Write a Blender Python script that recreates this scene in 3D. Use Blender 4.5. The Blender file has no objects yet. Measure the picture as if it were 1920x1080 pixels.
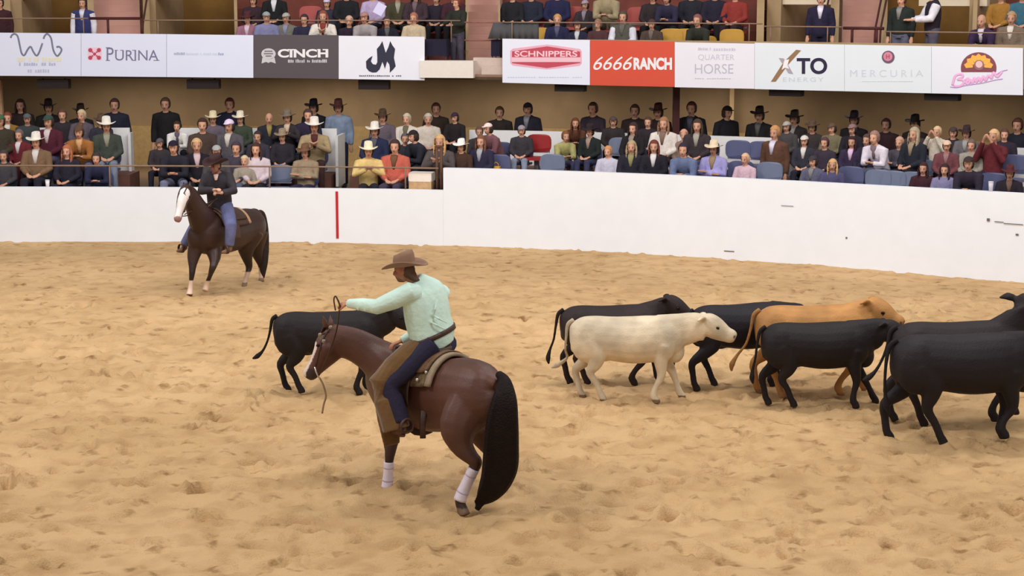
import bpy, bmesh, math, random
import numpy as np
from mathutils import Vector, Matrix, noise
C = bpy.context.scene.collection
scene = bpy.context.scene
PI = math.pi
random.seed(7)

# ------------------------------------------------------------------ camera
F = 3400.0                     # focal length in pixels of the 1920 px frame
CAMZ = 5.0
PITCH = math.atan(555.0/F)
cam_d = bpy.data.cameras.new('camera'); cam = bpy.data.objects.new('camera', cam_d); C.objects.link(cam)
cam_d.sensor_width = 36.0; cam_d.lens = 36.0*F/1920.0; cam_d.clip_end = 300
cam.location = (0, 0, CAMZ); cam.rotation_euler = (PI/2-PITCH, 0, 0)
scene.camera = cam
scene.view_settings.view_transform = 'Standard'; scene.view_settings.look = 'None'
scene.view_settings.gamma = 1.0; scene.view_settings.exposure = 0.0
scene.view_settings.use_curve_mapping = False

# ------------------------------------------------------------------ world: dim indoor ambience of the hall
w = bpy.data.worlds.new('hall_air'); scene.world = w; w.use_nodes = True
bg = w.node_tree.nodes['Background']; bg.inputs[0].default_value = (1.0, 0.96, 0.94, 1); bg.inputs[1].default_value = 0.42

# ------------------------------------------------------------------ arena lamps hung high over the floor
def area(name, loc, size, power, color=(1, 0.975, 0.955), target=None):
    d = bpy.data.lights.new(name, 'AREA'); d.shape = 'RECTANGLE'; d.size = size[0]; d.size_y = size[1]
    d.energy = power; d.color = color
    o = bpy.data.objects.new(name, d); C.objects.link(o); o.location = loc
    if target is not None:
        o.rotation_euler = (Vector(target)-Vector(loc)).to_track_quat('-Z', 'Y').to_euler()
    return o
area('arena_lamp', (-13, 27, 13), (4, 3), 430, target=(-1, 24, 0))
area('arena_lamp', (-12, 15, 13), (3, 3), 1000, target=(-1, 19, 0))
area('arena_lamp', (10, 28, 15), (6, 4), 360, target=(4, 26, 0))
area('arena_lamp', (3, 22, 15), (6, 4), 380, target=(2, 21, 0))
area('arena_lamp', (5, 10, 13), (6, 4), 900, target=(6, 22, 0))
area('stand_lamp', (-7, 26, 13), (10, 3), 900, (1, .975, .98), target=(-8, 41, 2.5))
area('stand_lamp', (5, 22, 13), (10, 3), 900, (1, .96, .97), target=(6, 37, 2.5))
for _px, _py in ((-9, 42.9), (-4.5, 42.9), (0, 42.3), (4.3, 40.9), (8.6, 38.3)): area('walkway_fill', (_px, _py, 3.0), (2.5, .3), 80, (1, .90, .78))  # unseen fill lights, added to brighten the walkway under the balcony

# ------------------------------------------------------------------ pixels -> points
cp, sp = math.cos(PITCH), math.sin(PITCH)
def ray(px, py):
    x = (px-960)/F; y = -(py-540)/F
    return Vector((x, cp+sp*y, -sp+cp*y))
def onz(px, py, z=0.0):
    r = ray(px, py); t = (z-CAMZ)/r.z
    return Vector((0, 0, CAMZ))+r*t
def at(px, py, Y):
    r = ray(px, py); return Vector((0, 0, CAMZ))+r*(Y/r.y)
def proj(p):
    q = Vector(p)-Vector((0, 0, CAMZ)); dep = q.y*cp-q.z*sp; up = q.y*sp+q.z*cp
    return (960+F*q.x/dep, 540-F*up/dep, dep)

# ------------------------------------------------------------------ materials
def lin(c):
    out = []
    for v in c[:3]:
        v = v/255.0
        out.append(v/12.92 if v <= 0.04045 else ((v+0.055)/1.055)**2.4)
    return (*out, 1.0)
MATS = {}
def mat(name, rgb, rough=0.8, var=0.12, scale=12.0, bump=0.0, bscale=40.0, metal=0.0, sheen=0.0, attr=False, spec=0.3):
    key = (name, tuple(rgb))
    if key in MATS: return MATS[key]
    m = bpy.data.materials.new(name); m.use_nodes = True
    nt = m.node_tree; b = nt.nodes['Principled BSDF']
    b.inputs['Roughness'].default_value = rough; b.inputs['Metallic'].default_value = metal
    b.inputs['Specular IOR Level'].default_value = spec
    if sheen: b.inputs['Sheen Weight'].default_value = sheen
    tc = nt.nodes.new('ShaderNodeTexCoord')
    nz = nt.nodes.new('ShaderNodeTexNoise'); nz.inputs['Scale'].default_value = scale; nz.inputs['Detail'].default_value = 3
    nt.links.new(tc.outputs['Object'], nz.inputs['Vector'])
    mr = nt.nodes.new('ShaderNodeMapRange'); mr.inputs[1].default_value = .3; mr.inputs[2].default_value = .7
    mr.inputs[3].default_value = 1-var; mr.inputs[4].default_value = 1+var
    nt.links.new(nz.outputs['Fac'], mr.inputs[0])
    mx = nt.nodes.new('ShaderNodeMix'); mx.data_type = 'RGBA'; mx.blend_type = 'MULTIPLY'; mx.inputs[0].default_value = 1
    mx.inputs[6].default_value = lin(rgb)
    if attr:
        at_ = nt.nodes.new('ShaderNodeAttribute'); at_.attribute_name = 'coat'
        nt.links.new(at_.outputs['Color'], mx.inputs[6])
    nt.links.new(mr.outputs[0], mx.inputs[7]); nt.links.new(mx.outputs[2], b.inputs['Base Color'])
    if bump:
        n2 = nt.nodes.new('ShaderNodeTexNoise'); n2.inputs['Scale'].default_value = bscale; n2.inputs['Detail'].default_value = 2
        nt.links.new(tc.outputs['Object'], n2.inputs['Vector'])
        bp = nt.nodes.new('ShaderNodeBump'); bp.inputs['Strength'].default_value = bump; bp.inputs['Distance'].default_value = .02
        nt.links.new(n2.outputs['Fac'], bp.inputs['Height']); nt.links.new(bp.outputs[0], b.inputs['Normal'])
    MATS[key] = m
    return m

# ------------------------------------------------------------------ object helpers
def tag(o, label=None, cat=None, group=None, kind=None):
    if label: o['label'] = label
    if cat: o['category'] = cat
    if group: o['group'] = group
    if kind: o['kind'] = kind
    return o
def link(name, me, m=None, parent=None, smooth=True):
    o = bpy.data.objects.new(name, me); C.objects.link(o)
    if m is not None and len(me.materials) == 0: me.materials.append(m)
    if smooth: me.shade_smooth()
    if parent is not None: o.parent = parent
    return o
def finish(name, bm, m=None, parent=None, smooth=False):
    me = bpy.data.meshes.new(name); bmesh.ops.recalc_face_normals(bm, faces=bm.faces); bm.to_mesh(me); bm.free()
    return link(name, me, m, parent, smooth)
def empty(name, loc, rz=0):
    o = bpy.data.objects.new(name, None); C.objects.link(o); o.location = loc; o.rotation_euler = (0, 0, rz)
    o.empty_display_size = .1
    return o
def box(bm, c, s, R=None):
    vs = []
    for i in (-1, 1):
        for j in (-1, 1):
            for k in (-1, 1):
                v = Vector((i*s[0]/2, j*s[1]/2, k*s[2]/2))
                if R is not None: v = R @ v
                vs.append(bm.verts.new(v+Vector(c)))
    for f in ((0, 1, 3, 2), (4, 6, 7, 5), (0, 4, 5, 1), (2, 3, 7, 6), (0, 2, 6, 4), (1, 5, 7, 3)):
        bm.faces.new([vs[i] for i in f])
def tube(bm, pts, radii, n=12, ref=(0, 0, 1)):
    """closed loft through pts; radii scalars or (side, up) pairs; side = tangent x ref"""
    pts = [Vector(p) for p in pts]; ref = Vector(ref); rings = []
    N = len(pts); ps = None
    rnd = all((not isinstance(r, (tuple, list))) or abs(r[0]-r[1]) < 1e-6 for r in radii)
    for i, p in enumerate(pts):
        t = (pts[min(i+1, N-1)]-pts[max(i-1, 0)]).normalized()
        s = t.cross(ref)
        if rnd and ps is not None: s = ps-t*ps.dot(t)
        if s.length < 1e-3: s = t.cross(Vector((0.3, 1, .2)))
        s.normalize()
        if ps is not None and s.dot(ps) < 0: s = -s
        ps = s; u = s.cross(t).normalized()
        r = radii[i] if i < len(radii) else radii[-1]
        a, b = r if isinstance(r, (tuple, list)) else (r, r)
        rings.append([bm.verts.new(p+s*a*math.cos(2*PI*k/n)+u*b*math.sin(2*PI*k/n)) for k in range(n)])
    for i in range(N-1):
        for k in range(n):
            bm.faces.new((rings[i][k], rings[i][(k+1) % n], rings[i+1][(k+1) % n], rings[i+1][k]))
    bm.faces.new(rings[0][::-1]); bm.faces.new(rings[-1])
def ell(bm, c, r, R=None, n=12):
    mt = Matrix.Translation(Vector(c)) @ ((R.to_4x4()) if R is not None else Matrix.Identity(4)) @ Matrix.Diagonal((r[0], r[1], r[2], 1))
    bmesh.ops.create_uvsphere(bm, u_segments=n, v_segments=max(6, n//2+2), radius=1, matrix=mt)
def organic(name, bm, voxel=.015, smooth=4, m=None, parent=None, color=None, deci=None):
    """union of overlapping closed volumes as one continuous skin"""
    bmesh.ops.recalc_face_normals(bm, faces=bm.faces)
    me = bpy.data.meshes.new('tmp'); bm.to_mesh(me); bm.free()
    o = bpy.data.objects.new('tmp', me); C.objects.link(o)
    r = o.modifiers.new('r', 'REMESH'); r.mode = 'VOXEL'; r.voxel_size = voxel; r.use_smooth_shade = True
    if smooth:
        s = o.modifiers.new('s', 'SMOOTH'); s.factor = .5; s.iterations = smooth
    if deci:
        d = o.modifiers.new('d', 'DECIMATE'); d.ratio = deci
    dg = bpy.context.evaluated_depsgraph_get()
    me2 = bpy.data.meshes.new_from_object(o.evaluated_get(dg)); me2.name = name
    bpy.data.objects.remove(o); bpy.data.meshes.remove(me)
    me2.materials.clear()
    if color is not None:
        ca = me2.color_attributes.new('coat', 'FLOAT_COLOR', 'POINT')
        vals = []
        for v in me2.vertices: vals.extend(lin(color(v.co)))
        ca.data.foreach_set('color', vals)
    if m is not None: me2.materials.append(m)
    me2.shade_smooth()
    if parent == 'mesh': return me2
    return link(name, me2, None, parent, True)
def cr(pts, k=4):
    """Catmull-Rom through tuples of floats"""
    P = [np.array(p, float) for p in pts]; P = [2*P[0]-P[1]]+P+[2*P[-1]-P[-2]]; out = []
    for i in range(1, len(P)-2):
        for j in range(k):
            t = j/k; a, b, c, d = P[i-1], P[i], P[i+1], P[i+2]
            out.append(.5*((2*b)+(-a+c)*t+(2*a-5*b+4*c-d)*t*t+(-a+3*b-3*c+d)*t**3))
    out.append(P[-2]); return out

# ------------------------------------------------------------------ the curve of the arena wall
ctrl = [(-520, 455), (-250, 453), (0, 451.5), (300, 452.5), (630, 455), (830, 459), (1000, 465), (1200, 475), (1400, 488), (1650, 507), (1920, 528), (2250, 556)]
W0 = [onz(a, b) for a, b in ctrl]
W1 = np.array(cr([(p.x, p.y) for p in W0], 12))
for _ in range(60):
    W1[1:-1] = .25*W1[:-2]+.5*W1[1:-1]+.25*W1[2:]
def offs(d):
    T = np.gradient(W1, axis=0); T /= np.linalg.norm(T, axis=1)[:, None]
    Nn = np.stack([-T[:, 1], T[:, 0]], 1)
    return W1+Nn*d
def colpt(px, d, z):
    """point on the curve offset d outward, at height z, that is seen in column px; with its outward normal"""
    O = offs(d); X = []
    for q in O:
        X.append(proj((q[0], q[1], z))[0])
    X = np.array(X); i = int(np.clip(np.searchsorted(X, px)-1, 0, len(X)-2)); t = (px-X[i])/(X[i+1]-X[i])
    p = O[i]*(1-t)+O[i+1]*t; T = O[i+1]-O[i]; T /= np.linalg.norm(T)
    return Vector((p[0], p[1], z)), Vector((-T[1], T[0], 0)), (i+t)
def curve_pts(pxa, pxb, d, z=1.5, step=6):
    _, _, ia = colpt(pxa, d, z); _, _, ib = colpt(pxb, d, z)
    return ia, ib
def sample(O, i):
    k = int(min(max(math.floor(i), 0), len(O)-2)); t = i-k; return O[k]*(1-t)+O[k+1]*t
def curve_box(bm, pxa, pxb, d0, d1, z0, z1, seg=None):
    """slab that follows the wall curve between two columns; d0 nearer the arena than d1"""
    ia, ib = curve_pts(pxa, pxb, d0)
    n = seg or max(1, int(abs(ib-ia)/3)); A, B = offs(d0), offs(d1); rings = []
    for k in range(n+1):
        i = ia+(ib-ia)*k/n; a, b = sample(A, i), sample(B, i)
        rings.append([bm.verts.new((a[0], a[1], z0)), bm.verts.new((a[0], a[1], z1)), bm.verts.new((b[0], b[1], z1)), bm.verts.new((b[0], b[1], z0))])
    for k in range(n):
        for j in range(4):
            bm.faces.new((rings[k][j], rings[k][(j+1) % 4], rings[k+1][(j+1) % 4], rings[k+1][j]))
    bm.faces.new(rings[0]); bm.faces.new(rings[-1][::-1])
def struct(name, bm, m): return tag(finish(name, bm, m), kind='structure')

# ------------------------------------------------------------------ sand floor
def sand():
    xs = np.concatenate([np.arange(-34, -12.5, 1.5), np.arange(-12.2, 12.2, .045), np.arange(12.5, 34, 1.5)])
    ys = [-8., -4, 0, 4, 8, 11, 12.5]; y = 13.2
    while y < 40: ys.append(y); y += .036+.0036*(y-13)
    ys = np.array(ys+[42, 46, 50, 56]); X, Y = np.meshgrid(xs, ys); Z = np.zeros_like(X)
    rng = np.random.RandomState(4)
    def vn(sx, sy, amp, seed):
        r = np.random.RandomState(seed); G = r.rand(400, 400)
        u = (X+50)/sx % 399; v = (Y+50)/sy % 399; i = u.astype(int); j = v.astype(int); fu = u-i; fv = v-j
        fu = fu*fu*(3-2*fu); fv = fv*fv*(3-2*fv); i2 = (i+1) % 400; j2 = (j+1) % 400
        return amp*((G[i, j]*(1-fu)+G[i2, j]*fu)*(1-fv)+(G[i, j2]*(1-fu)+G[i2, j2]*fu)*fv-.5)
    far = np.clip((Y-24)/9, 0, 1); amp = 1-.75*far
    Z += vn(2.3, 2.9, .05, 1)+amp*(vn(.55, .5, (.060), 2)+vn(.21, .19, .055, 3)+vn(.11, .1, .014, 5))
    def near(px, py): q = onz(px, py); return q.x, q.y
    bare = [near(760, 925), near(860, 965), near(395, 545)]
    N = 9500
    cx = rng.uniform(-12, 12, N); cy = 13+26*rng.rand(N)**.9; 
    for a, b in zip(cx, cy):
        f = min(1, max(0, (b-25)/7.0))
        if rng.rand() < .62*f: continue
        ra = rng.uniform(.035, .10); rb = ra*rng.uniform(.7, 1.3); dep = rng.uniform(.03, .15)*min(1, ra/.07)*(1-.45*f)*(.5 if rng.rand() < .5 else 1)
        i0, i1 = np.searchsorted(xs, [a-3*ra, a+3*ra]); j0, j1 = np.searchsorted(ys, [b-3*rb, b+3*rb])
        if i1-i0 < 2 or j1-j0 < 2: continue
        ang = rng.uniform(0, PI); dx = X[j0:j1, i0:i1]-a; dy = Y[j0:j1, i0:i1]-b
        u = (dx*math.cos(ang)+dy*math.sin(ang))/ra; v = (-dx*math.sin(ang)+dy*math.cos(ang))/rb; q = u*u+v*v
        Z[j0:j1, i0:i1] += -dep*np.exp(-q**1.5)+.3*dep*np.exp(-((np.sqrt(q)-1.7)/.45)**2)
    # sand banked a little against the wall
    Z[Y > 40] = -.02
    nx, ny = len(xs), len(ys)
    co = np.stack([X, Y, Z], -1).reshape(-1, 3)
    idx = np.arange(nx*ny).reshape(ny, nx)
    q = np.stack([idx[:-1, :-1], idx[:-1, 1:], idx[1:, 1:], idx[1:, :-1]], -1).reshape(-1, 4)
    me = bpy.data.meshes.new('floor'); me.vertices.add(len(co)); me.vertices.foreach_set('co', co.ravel())
    me.loops.add(q.size); me.loops.foreach_set('vertex_index', q.ravel()); me.polygons.add(len(q))
    me.polygons.foreach_set('loop_start', np.arange(0, q.size, 4)); me.polygons.foreach_set('loop_total', np.full(len(q), 4))
    me.update(); me.validate()
    m = bpy.data.materials.new('sand'); m.use_nodes = True; nt = m.node_tree; b = nt.nodes['Principled BSDF']
    b.inputs['Roughness'].default_value = .95; b.inputs['Specular IOR Level'].default_value = .1
    tc = nt.nodes.new('ShaderNodeTexCoord')
    def nz(s, d=4):
        n = nt.nodes.new('ShaderNodeTexNoise'); n.inputs['Scale'].default_value = s; n.inputs['Detail'].default_value = d
        nt.links.new(tc.outputs['Object'], n.inputs['Vector']); return n
    n1, n2, n3 = nz(.35), nz(2.6, 5), nz(55, 3)
    r = nt.nodes.new('ShaderNodeValToRGB'); r.color_ramp.elements[0].position = .38; r.color_ramp.elements[1].position = .62
    r.color_ramp.elements[0].color = lin((192, 158, 114)); r.color_ramp.elements[1].color = lin((206, 171, 126))
    nt.links.new(n1.outputs['Fac'], r.inputs[0])
    r2 = nt.nodes.new('ShaderNodeValToRGB'); r2.color_ramp.elements[0].position = .3; r2.color_ramp.elements[1].position = .55
    r2.color_ramp.elements[0].color = (.80, .76, .72, 1); r2.color_ramp.elements[1].color = (1, 1, 1, 1)
    nt.links.new(n2.outputs['Fac'], r2.inputs[0])
    mx = nt.nodes.new('ShaderNodeMix'); mx.data_type = 'RGBA'; mx.blend_type = 'MULTIPLY'; mx.inputs[0].default_value = 1
    nt.links.new(r.outputs[0], mx.inputs[6]); nt.links.new(r2.outputs[0], mx.inputs[7]); nt.links.new(mx.outputs[2], b.inputs['Base Color'])
    n4 = nt.nodes.new('ShaderNodeTexNoise'); n4.inputs['Scale'].default_value = 3.4; n4.inputs['Detail'].default_value = 4; n4.inputs['Roughness'].default_value = .55
    mp = nt.nodes.new('ShaderNodeMapping'); mp.inputs['Rotation'].default_value = (0, 0, .5); mp.inputs['Scale'].default_value = (1, 1.15, 1); nt.links.new(tc.outputs['Object'], mp.inputs[0]); nt.links.new(mp.outputs[0], n4.inputs['Vector'])
    r4 = nt.nodes.new('ShaderNodeValToRGB'); r4.color_ramp.elements[0].position = .28; r4.color_ramp.elements[1].position = .42   # scattered darker blotches from noise
    r4.color_ramp.elements[0].color = (.50, .43, .36, 1); r4.color_ramp.elements[1].color = (1, 1, 1, 1); nt.links.new(n4.outputs['Fac'], r4.inputs[0])
    mx2 = nt.nodes.new('ShaderNodeMix'); mx2.data_type = 'RGBA'; mx2.blend_type = 'MULTIPLY'; mx2.inputs[0].default_value = 1
    nt.links.new(mx.outputs[2], mx2.inputs[6]); nt.links.new(r4.outputs[0], mx2.inputs[7]); nt.links.new(mx2.outputs[2], b.inputs['Base Color'])
    bp = nt.nodes.new('ShaderNodeBump'); bp.inputs['Strength'].default_value = .5; bp.inputs['Distance'].default_value = .03
    nt.links.new(n3.outputs['Fac'], bp.inputs['Height']); nt.links.new(bp.outputs[0], b.inputs['Normal'])
    return tag(link('floor', me, m), 'raked tan sand of the arena pocked with hoof prints', kind='structure')
sand()

# ------------------------------------------------------------------ walls, tiers, balcony
white_board = mat('white_painted_board', (236, 241, 248), .55, .015, 3)
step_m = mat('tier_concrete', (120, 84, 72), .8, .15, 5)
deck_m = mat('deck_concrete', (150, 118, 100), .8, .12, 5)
tan_wall = mat('tan_plaster', (138, 116, 88), .9, .08, 2)
pink_m = mat('pink_painted_concrete', (205, 160, 146), .8, .05, 3)
cream_m = mat('cream_paint', (222, 206, 178), .7, .04, 3)
khaki_m = mat('khaki_plaster', (168, 142, 106), .85, .08, 3)
ochre_m = mat('ochre_plaster', (128, 94, 44), .85, .12, 3)
maroon_m = mat('maroon_steel', (70, 30, 28), .6, .1, 5)
rail_m = mat('rail_steel', (138, 112, 94), .5, .1, 8)
ZL, ZR, SPLIT = 1.10, 1.545, 831
bm = bmesh.new(); curve_box(bm, -420, SPLIT, 0, .12, -.1, ZL)
wl = struct('wall_left', bm, white_board)
bm = bmesh.new(); curve_box(bm, SPLIT, 2250, -.02, .13, -.1, ZR)
wr = struct('wall_right', bm, white_board)
o = tag(wl, 'low white boarded arena wall with front rail above'); tag(wr, 'taller white boarded arena wall curving toward the right')
# red stripe painted on the wall, scuffs on the boards
p, nrm, _ = colpt(632, -.012, .6)
bm = bmesh.new(); ang = math.atan2(nrm.x, nrm.y)
box(bm, (p.x, p.y, .57), (.05, .012, .95), Matrix.Rotation(-ang, 3, 'Z')); struct('trim_1', bm, mat('red_paint', (190, 34, 40), .6, .03))
scuff_m = mat('scuff', (105, 98, 100), .8)
for px, py, wpx, h in ((1853, 412, 5, 5), (1873, 416, 16, 1.2), (1900, 420, 34, 1.2), (1907, 440, 5, 3), (1587, 446, 3, 3), (1367, 471, 20, 1.5), (1476, 386, 24, .8)):
    p, nrm, _ = colpt(px, -.035, .8); q = at(px, py, p.y); ang = math.atan2(nrm.x, nrm.y)
    bm = bmesh.new(); box(bm, q, (wpx/100, .006, h/100), Matrix.Rotation(-ang, 3, 'Z')); struct('trim_2', bm, scuff_m)
RD = {1: .87, 2: 1.72, 3: 2.56}
RFL = {1: .50, 2: .85, 3: 1.15}
RFR = {1: .80, 2: 1.13, 3: 1.35}
bm = bmesh.new()
for (a, b, RF) in ((-420, 242, RFL), (298, 620, RFL), (655, SPLIT, RFL), (SPLIT, 2250, RFR)):
    curve_box(bm, a, b, .13, 1.2, 0, RF[1]); curve_box(bm, a, b, 1.2, 2.05, 0, RF[2]); curve_box(bm, a, b, 2.05, 2.95, 0, RF[3])
struct('floor_lower_tiers', bm, step_m)
bm = bmesh.new()
for a, b in ((242, 298), (620, 655)):
    for k in range(6): curve_box(bm, a, b, .13+k*.45, .13+(k+1)*.45, 0, .42+.06*k)
struct('floor_aisle_steps', bm, mat('aisle_concrete', (150, 128, 96), .85))
bm = bmesh.new()
for a, b in ((242, 298), (620, 655)):
    for k in range(3): curve_box(bm, a, b, .125+k*.9, .16+k*.9, .30+.12*k, .44+.12*k)
struct('trim_3', bm, mat('maroon_paint', (128, 62, 58), .7))
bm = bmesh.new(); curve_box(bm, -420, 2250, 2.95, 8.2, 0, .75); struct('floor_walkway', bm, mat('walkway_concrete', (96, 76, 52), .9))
bm = bmesh.new()
for a, b in ((-420, 244), (330, 632), (880, 1494), (1862, 2250)):
    curve_box(bm, a, b, 2.97, 3.05, .75, 2.08)
for px, dd in ((244, 2.8), (632, 2.2), (1492, 2.7)):
    curve_box(bm, px-3, px+2, dd, 3.05, .9, 1.98)
struct('wall_partition', bm, mat('white_partition', (232, 230, 228), .6, .02))
bm = bmesh.new(); curve_box(bm, -520, 2250, 8.2, 8.4, 0, 3.3); struct('wall_back', bm, tan_wall)
bm = bmesh.new(); curve_box(bm, -520, 2250, 8.12, 8.2, .75, 1.75); struct('wall_back_lit_band', bm, mat('lit_wall_tone', (158, 132, 90), .85))  # added paler band: light on the lower wall put into its colour
# balcony slab (its underside is the ceiling of the walkway)
DB = 2.75; ZB0, ZB1 = 3.22, 4.10
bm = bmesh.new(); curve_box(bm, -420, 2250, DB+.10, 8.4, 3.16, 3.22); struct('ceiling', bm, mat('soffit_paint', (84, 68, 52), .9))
bm = bmesh.new(); curve_box(bm, -420, 2250, DB+.10, 16, 3.22, 3.27); struct('floor_balcony', bm, deck_m)
bm = bmesh.new(); curve_box(bm, -420, 793, DB+.08, DB+.16, 3.2, 4.02); curve_box(bm, 942, 2250, DB+.08, DB+.16, 3.2, 4.02); struct('wall_parapet', bm, khaki_m)
bm = bmesh.new(); curve_box(bm, 788, 888, DB-.06, DB+.3, 3.2, 3.56, seg=4); struct('trim_4', bm, mat('ledge_white', (232, 224, 214), .7, .02))
bm = bmesh.new(); curve_box(bm, 888, 944, DB+.25, DB+.5, 3.2, 3.62, seg=3); curve_box(bm, 903, 944, DB+.15, DB+.28, 3.2, 3.45, seg=3); struct('trim_5', bm, mat('ledge_pink', (205, 186, 174), .7, .04))
# upper tiers and their blocks
U1, U2, U3 = 3.27, 3.72, 4.17
blocks = ((-420, 12), (445, 874), (938, 1425), (1846, 2250))
bm = bmesh.new()
for a, b in blocks:
    curve_box(bm, a, b, DB+1.55, DB+2.5, 3.27, U2); curve_box(bm, a, b, DB+2.5, DB+3.4, 3.27, U3)
    for k in range(5): curve_box(bm, a, b, DB+3.4+.9*k, DB+4.3+.9*k, 3.27, U3+.45*(k+1))
struct('floor_upper_tiers', bm, mat('upper_tier_paint', (120, 66, 56), .85, .15, 4))
bm = bmesh.new()
for a, b in ((176, 270), (874, 938), (1572, 1648)):
    for k in range(16): curve_box(bm, a, b, DB+1.2+.28*k, DB+1.48+.28*k, 3.27, 3.27+.16*(k+1), seg=2)
struct('floor_stairs', bm, pink_m)
# slanted side walls of the stair flights / rounded ends of the passage mouths
def slant(px, th, d0, d1, z0, z1, zb, m, name):
    bm = bmesh.new(); _, _, ia = colpt(px, d0, 4); vs = []
    for (d, zt) in ((d0, z0), ((d0+d1)/2, (z0+z1)/2+.1), (d1, z1)):
        for s in (0, th):
            q, _, _ = colpt(px+s, d, 4); vs.append((bm.verts.new((q.x, q.y, zb)), bm.verts.new((q.x, q.y, zt))))
    for i in (0, 2):
        a, b, c, d = vs[i], vs[i+1], vs[i+2], vs[i+3]
        bm.faces.new((a[0], c[0], c[1], a[1])); bm.faces.new((b[0], b[1], d[1], d[0])); bm.faces.new((a[1], c[1], d[1], b[1])); bm.faces.new((a[0], b[0], d[0], c[0]))
    bm.faces.new((vs[0][0], vs[0][1], vs[1][1], vs[1][0])); bm.faces.new((vs[4][0], vs[5][0], vs[5][1], vs[4][1]))
    return struct(name, bm, m)
for px, th in ((8, 14), (166, 12), (270, 12), (440, 6), (873, 5), (934, 4), (1418, 14), (1556, 16), (1648, 14), (1822, 8)):
    slant(px, th, DB+.9, DB+3.2, 3.75, 5.6, 3.27, khaki_m, 'wall_stair_side')
bm = bmesh.new()
for a, b in ((14, 172), (276, 444), (1430, 1560), (1655, 1852)):
    curve_box(bm, a, b, DB+5.2, DB+5.35, 3.27, 5.4, seg=3)
struct('wall_passage', bm, ochre_m)
bm = bmesh.new()
for a, b in ((16, 52), (278, 300), (1432, 1458), (1806, 1822)):
    curve_box(bm, a, b, DB+2.2, DB+5.2, 3.27, 5.6, seg=2)
struct('wall_passage_side', bm, khaki_m)
bm = bmesh.new()
for a, b, zz in ((44, 160, 4.84), (286, 436, 4.85), (1440, 1556, 4.74), (1712, 1838, 4.72)):
    curve_box(bm, a, b, DB+2.3, DB+2.5, zz, zz+.5, seg=2)
struct('trim_6', bm, cream_m)
bm = bmesh.new(); curve_box(bm, -520, 2250, 15.5, 15.8, 3.2, 12); struct('wall_far', bm, mat('hall_wall', (120, 96, 74), .9))
bm = bmesh.new(); curve_box(bm, -420, 2250, DB+.2, DB+.28, 3.05, 3.1); bm.free()

# rails
def rail(name, pxs, d, z, r, m, label, cat='rail', posts=(), zb=0, group=None):
    bm = bmesh.new(); ia, ib = curve_pts(pxs[0], pxs[1], d); O = offs(d); n = max(2, int(abs(ib-ia)/2))
    P = [sample(O, ia+(ib-ia)*k/n) for k in range(n+1)]
    tube(bm, [(p[0], p[1], z) for p in P], [r]*(n+1), 8)
    o = finish(name, bm, m, None, True); tag(o, label, cat, group)
    for px in posts:
        q, _, _ = colpt(px, d, z); bm = bmesh.new(); tube(bm, [(q.x, q.y, zb), (q.x, q.y, z)], [r*.9]*2, 8, ref=(0, 1, 0)); finish('post', bm, m, o, True)
    return o
rail('handrail', (-300, 822), .06, 1.53, .017, rail_m, 'long thin steel handrail above the low left wall', posts=(-150, 205, 505, 760), zb=ZL)
rail('gate_post_rail', (818, 828), .2, 1.95, .03, mat('brown_post', (96, 66, 48), .6), 'brown steel gate frame where the wall steps up', 'gate', posts=(819, 827), zb=1.0)
for a, b, z, lb in ((-300, 176, 4.44, 'thin brown rail before the far left passage mouth'), (176, 272, 4.44, 'brown rail with a post across the foot of the left stairs'), (276, 866, 4.40, 'thin rail above the banners from passage to black table'),
                    (940, 1425, 4.37, 'thin rail over the middle block of the balcony'), (1425, 1572, 4.32, 'thin rail before the passage behind the man in white shirt'), (1572, 1650, 4.30, 'brown rail across the foot of the right stairs'), (1650, 2200, 4.24, 'thin rail over the balcony at the right end')):
    rail('balcony_rail', (a+1.5, b-1.5), DB+.12, z, .014 if b-a > 120 else .03, maroon_m if b-a < 120 else rail_m, lb, posts=[a+26, b-6] if b-a < 120 else [a+20, b-20], zb=3.95)
rail('stair_rail', (872, 940), DB+.5, 4.36, .016, mat('rail_dark', (150, 100, 92), .6), 'upper dark rail across the pink stairs in the middle')
rail('stair_rail', (872, 930), DB+.5, 3.98, .016, mat('rail_dark', (150, 100, 92), .6), 'lower dark rail across the pink stairs in the middle')
def handrail_up(px, label, flip=1):
    bm = bmesh.new(); pts = []
    for k, (d, z) in enumerate(((DB+.9, 3.3), (DB+.9, 4.15), (DB+1.3, 4.5), (DB+2.4, 5.1), (DB+3.4, 5.7))):
        q, _, _ = colpt(px+flip*[0, 0, 4, 14, 26][k], d, 4); pts.append((q.x, q.y, z))
    tube(bm, cr(pts, 5), [.022]*30, 8, ref=(1, .2, 0)); tag(finish('stair_handrail', bm, maroon_m, None, True), label, 'rail')
handrail_up(1640, 'curved maroon handrail climbing the right stairs, inner of the two')
handrail_up(1650, 'curved maroon handrail climbing the right stairs, outer of the two')
handrail_up(268, 'dark curved handrail at the right side of the left stairs')
handrail_up(1542, 'pale curved handrail beside the man in open navy coat')
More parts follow.
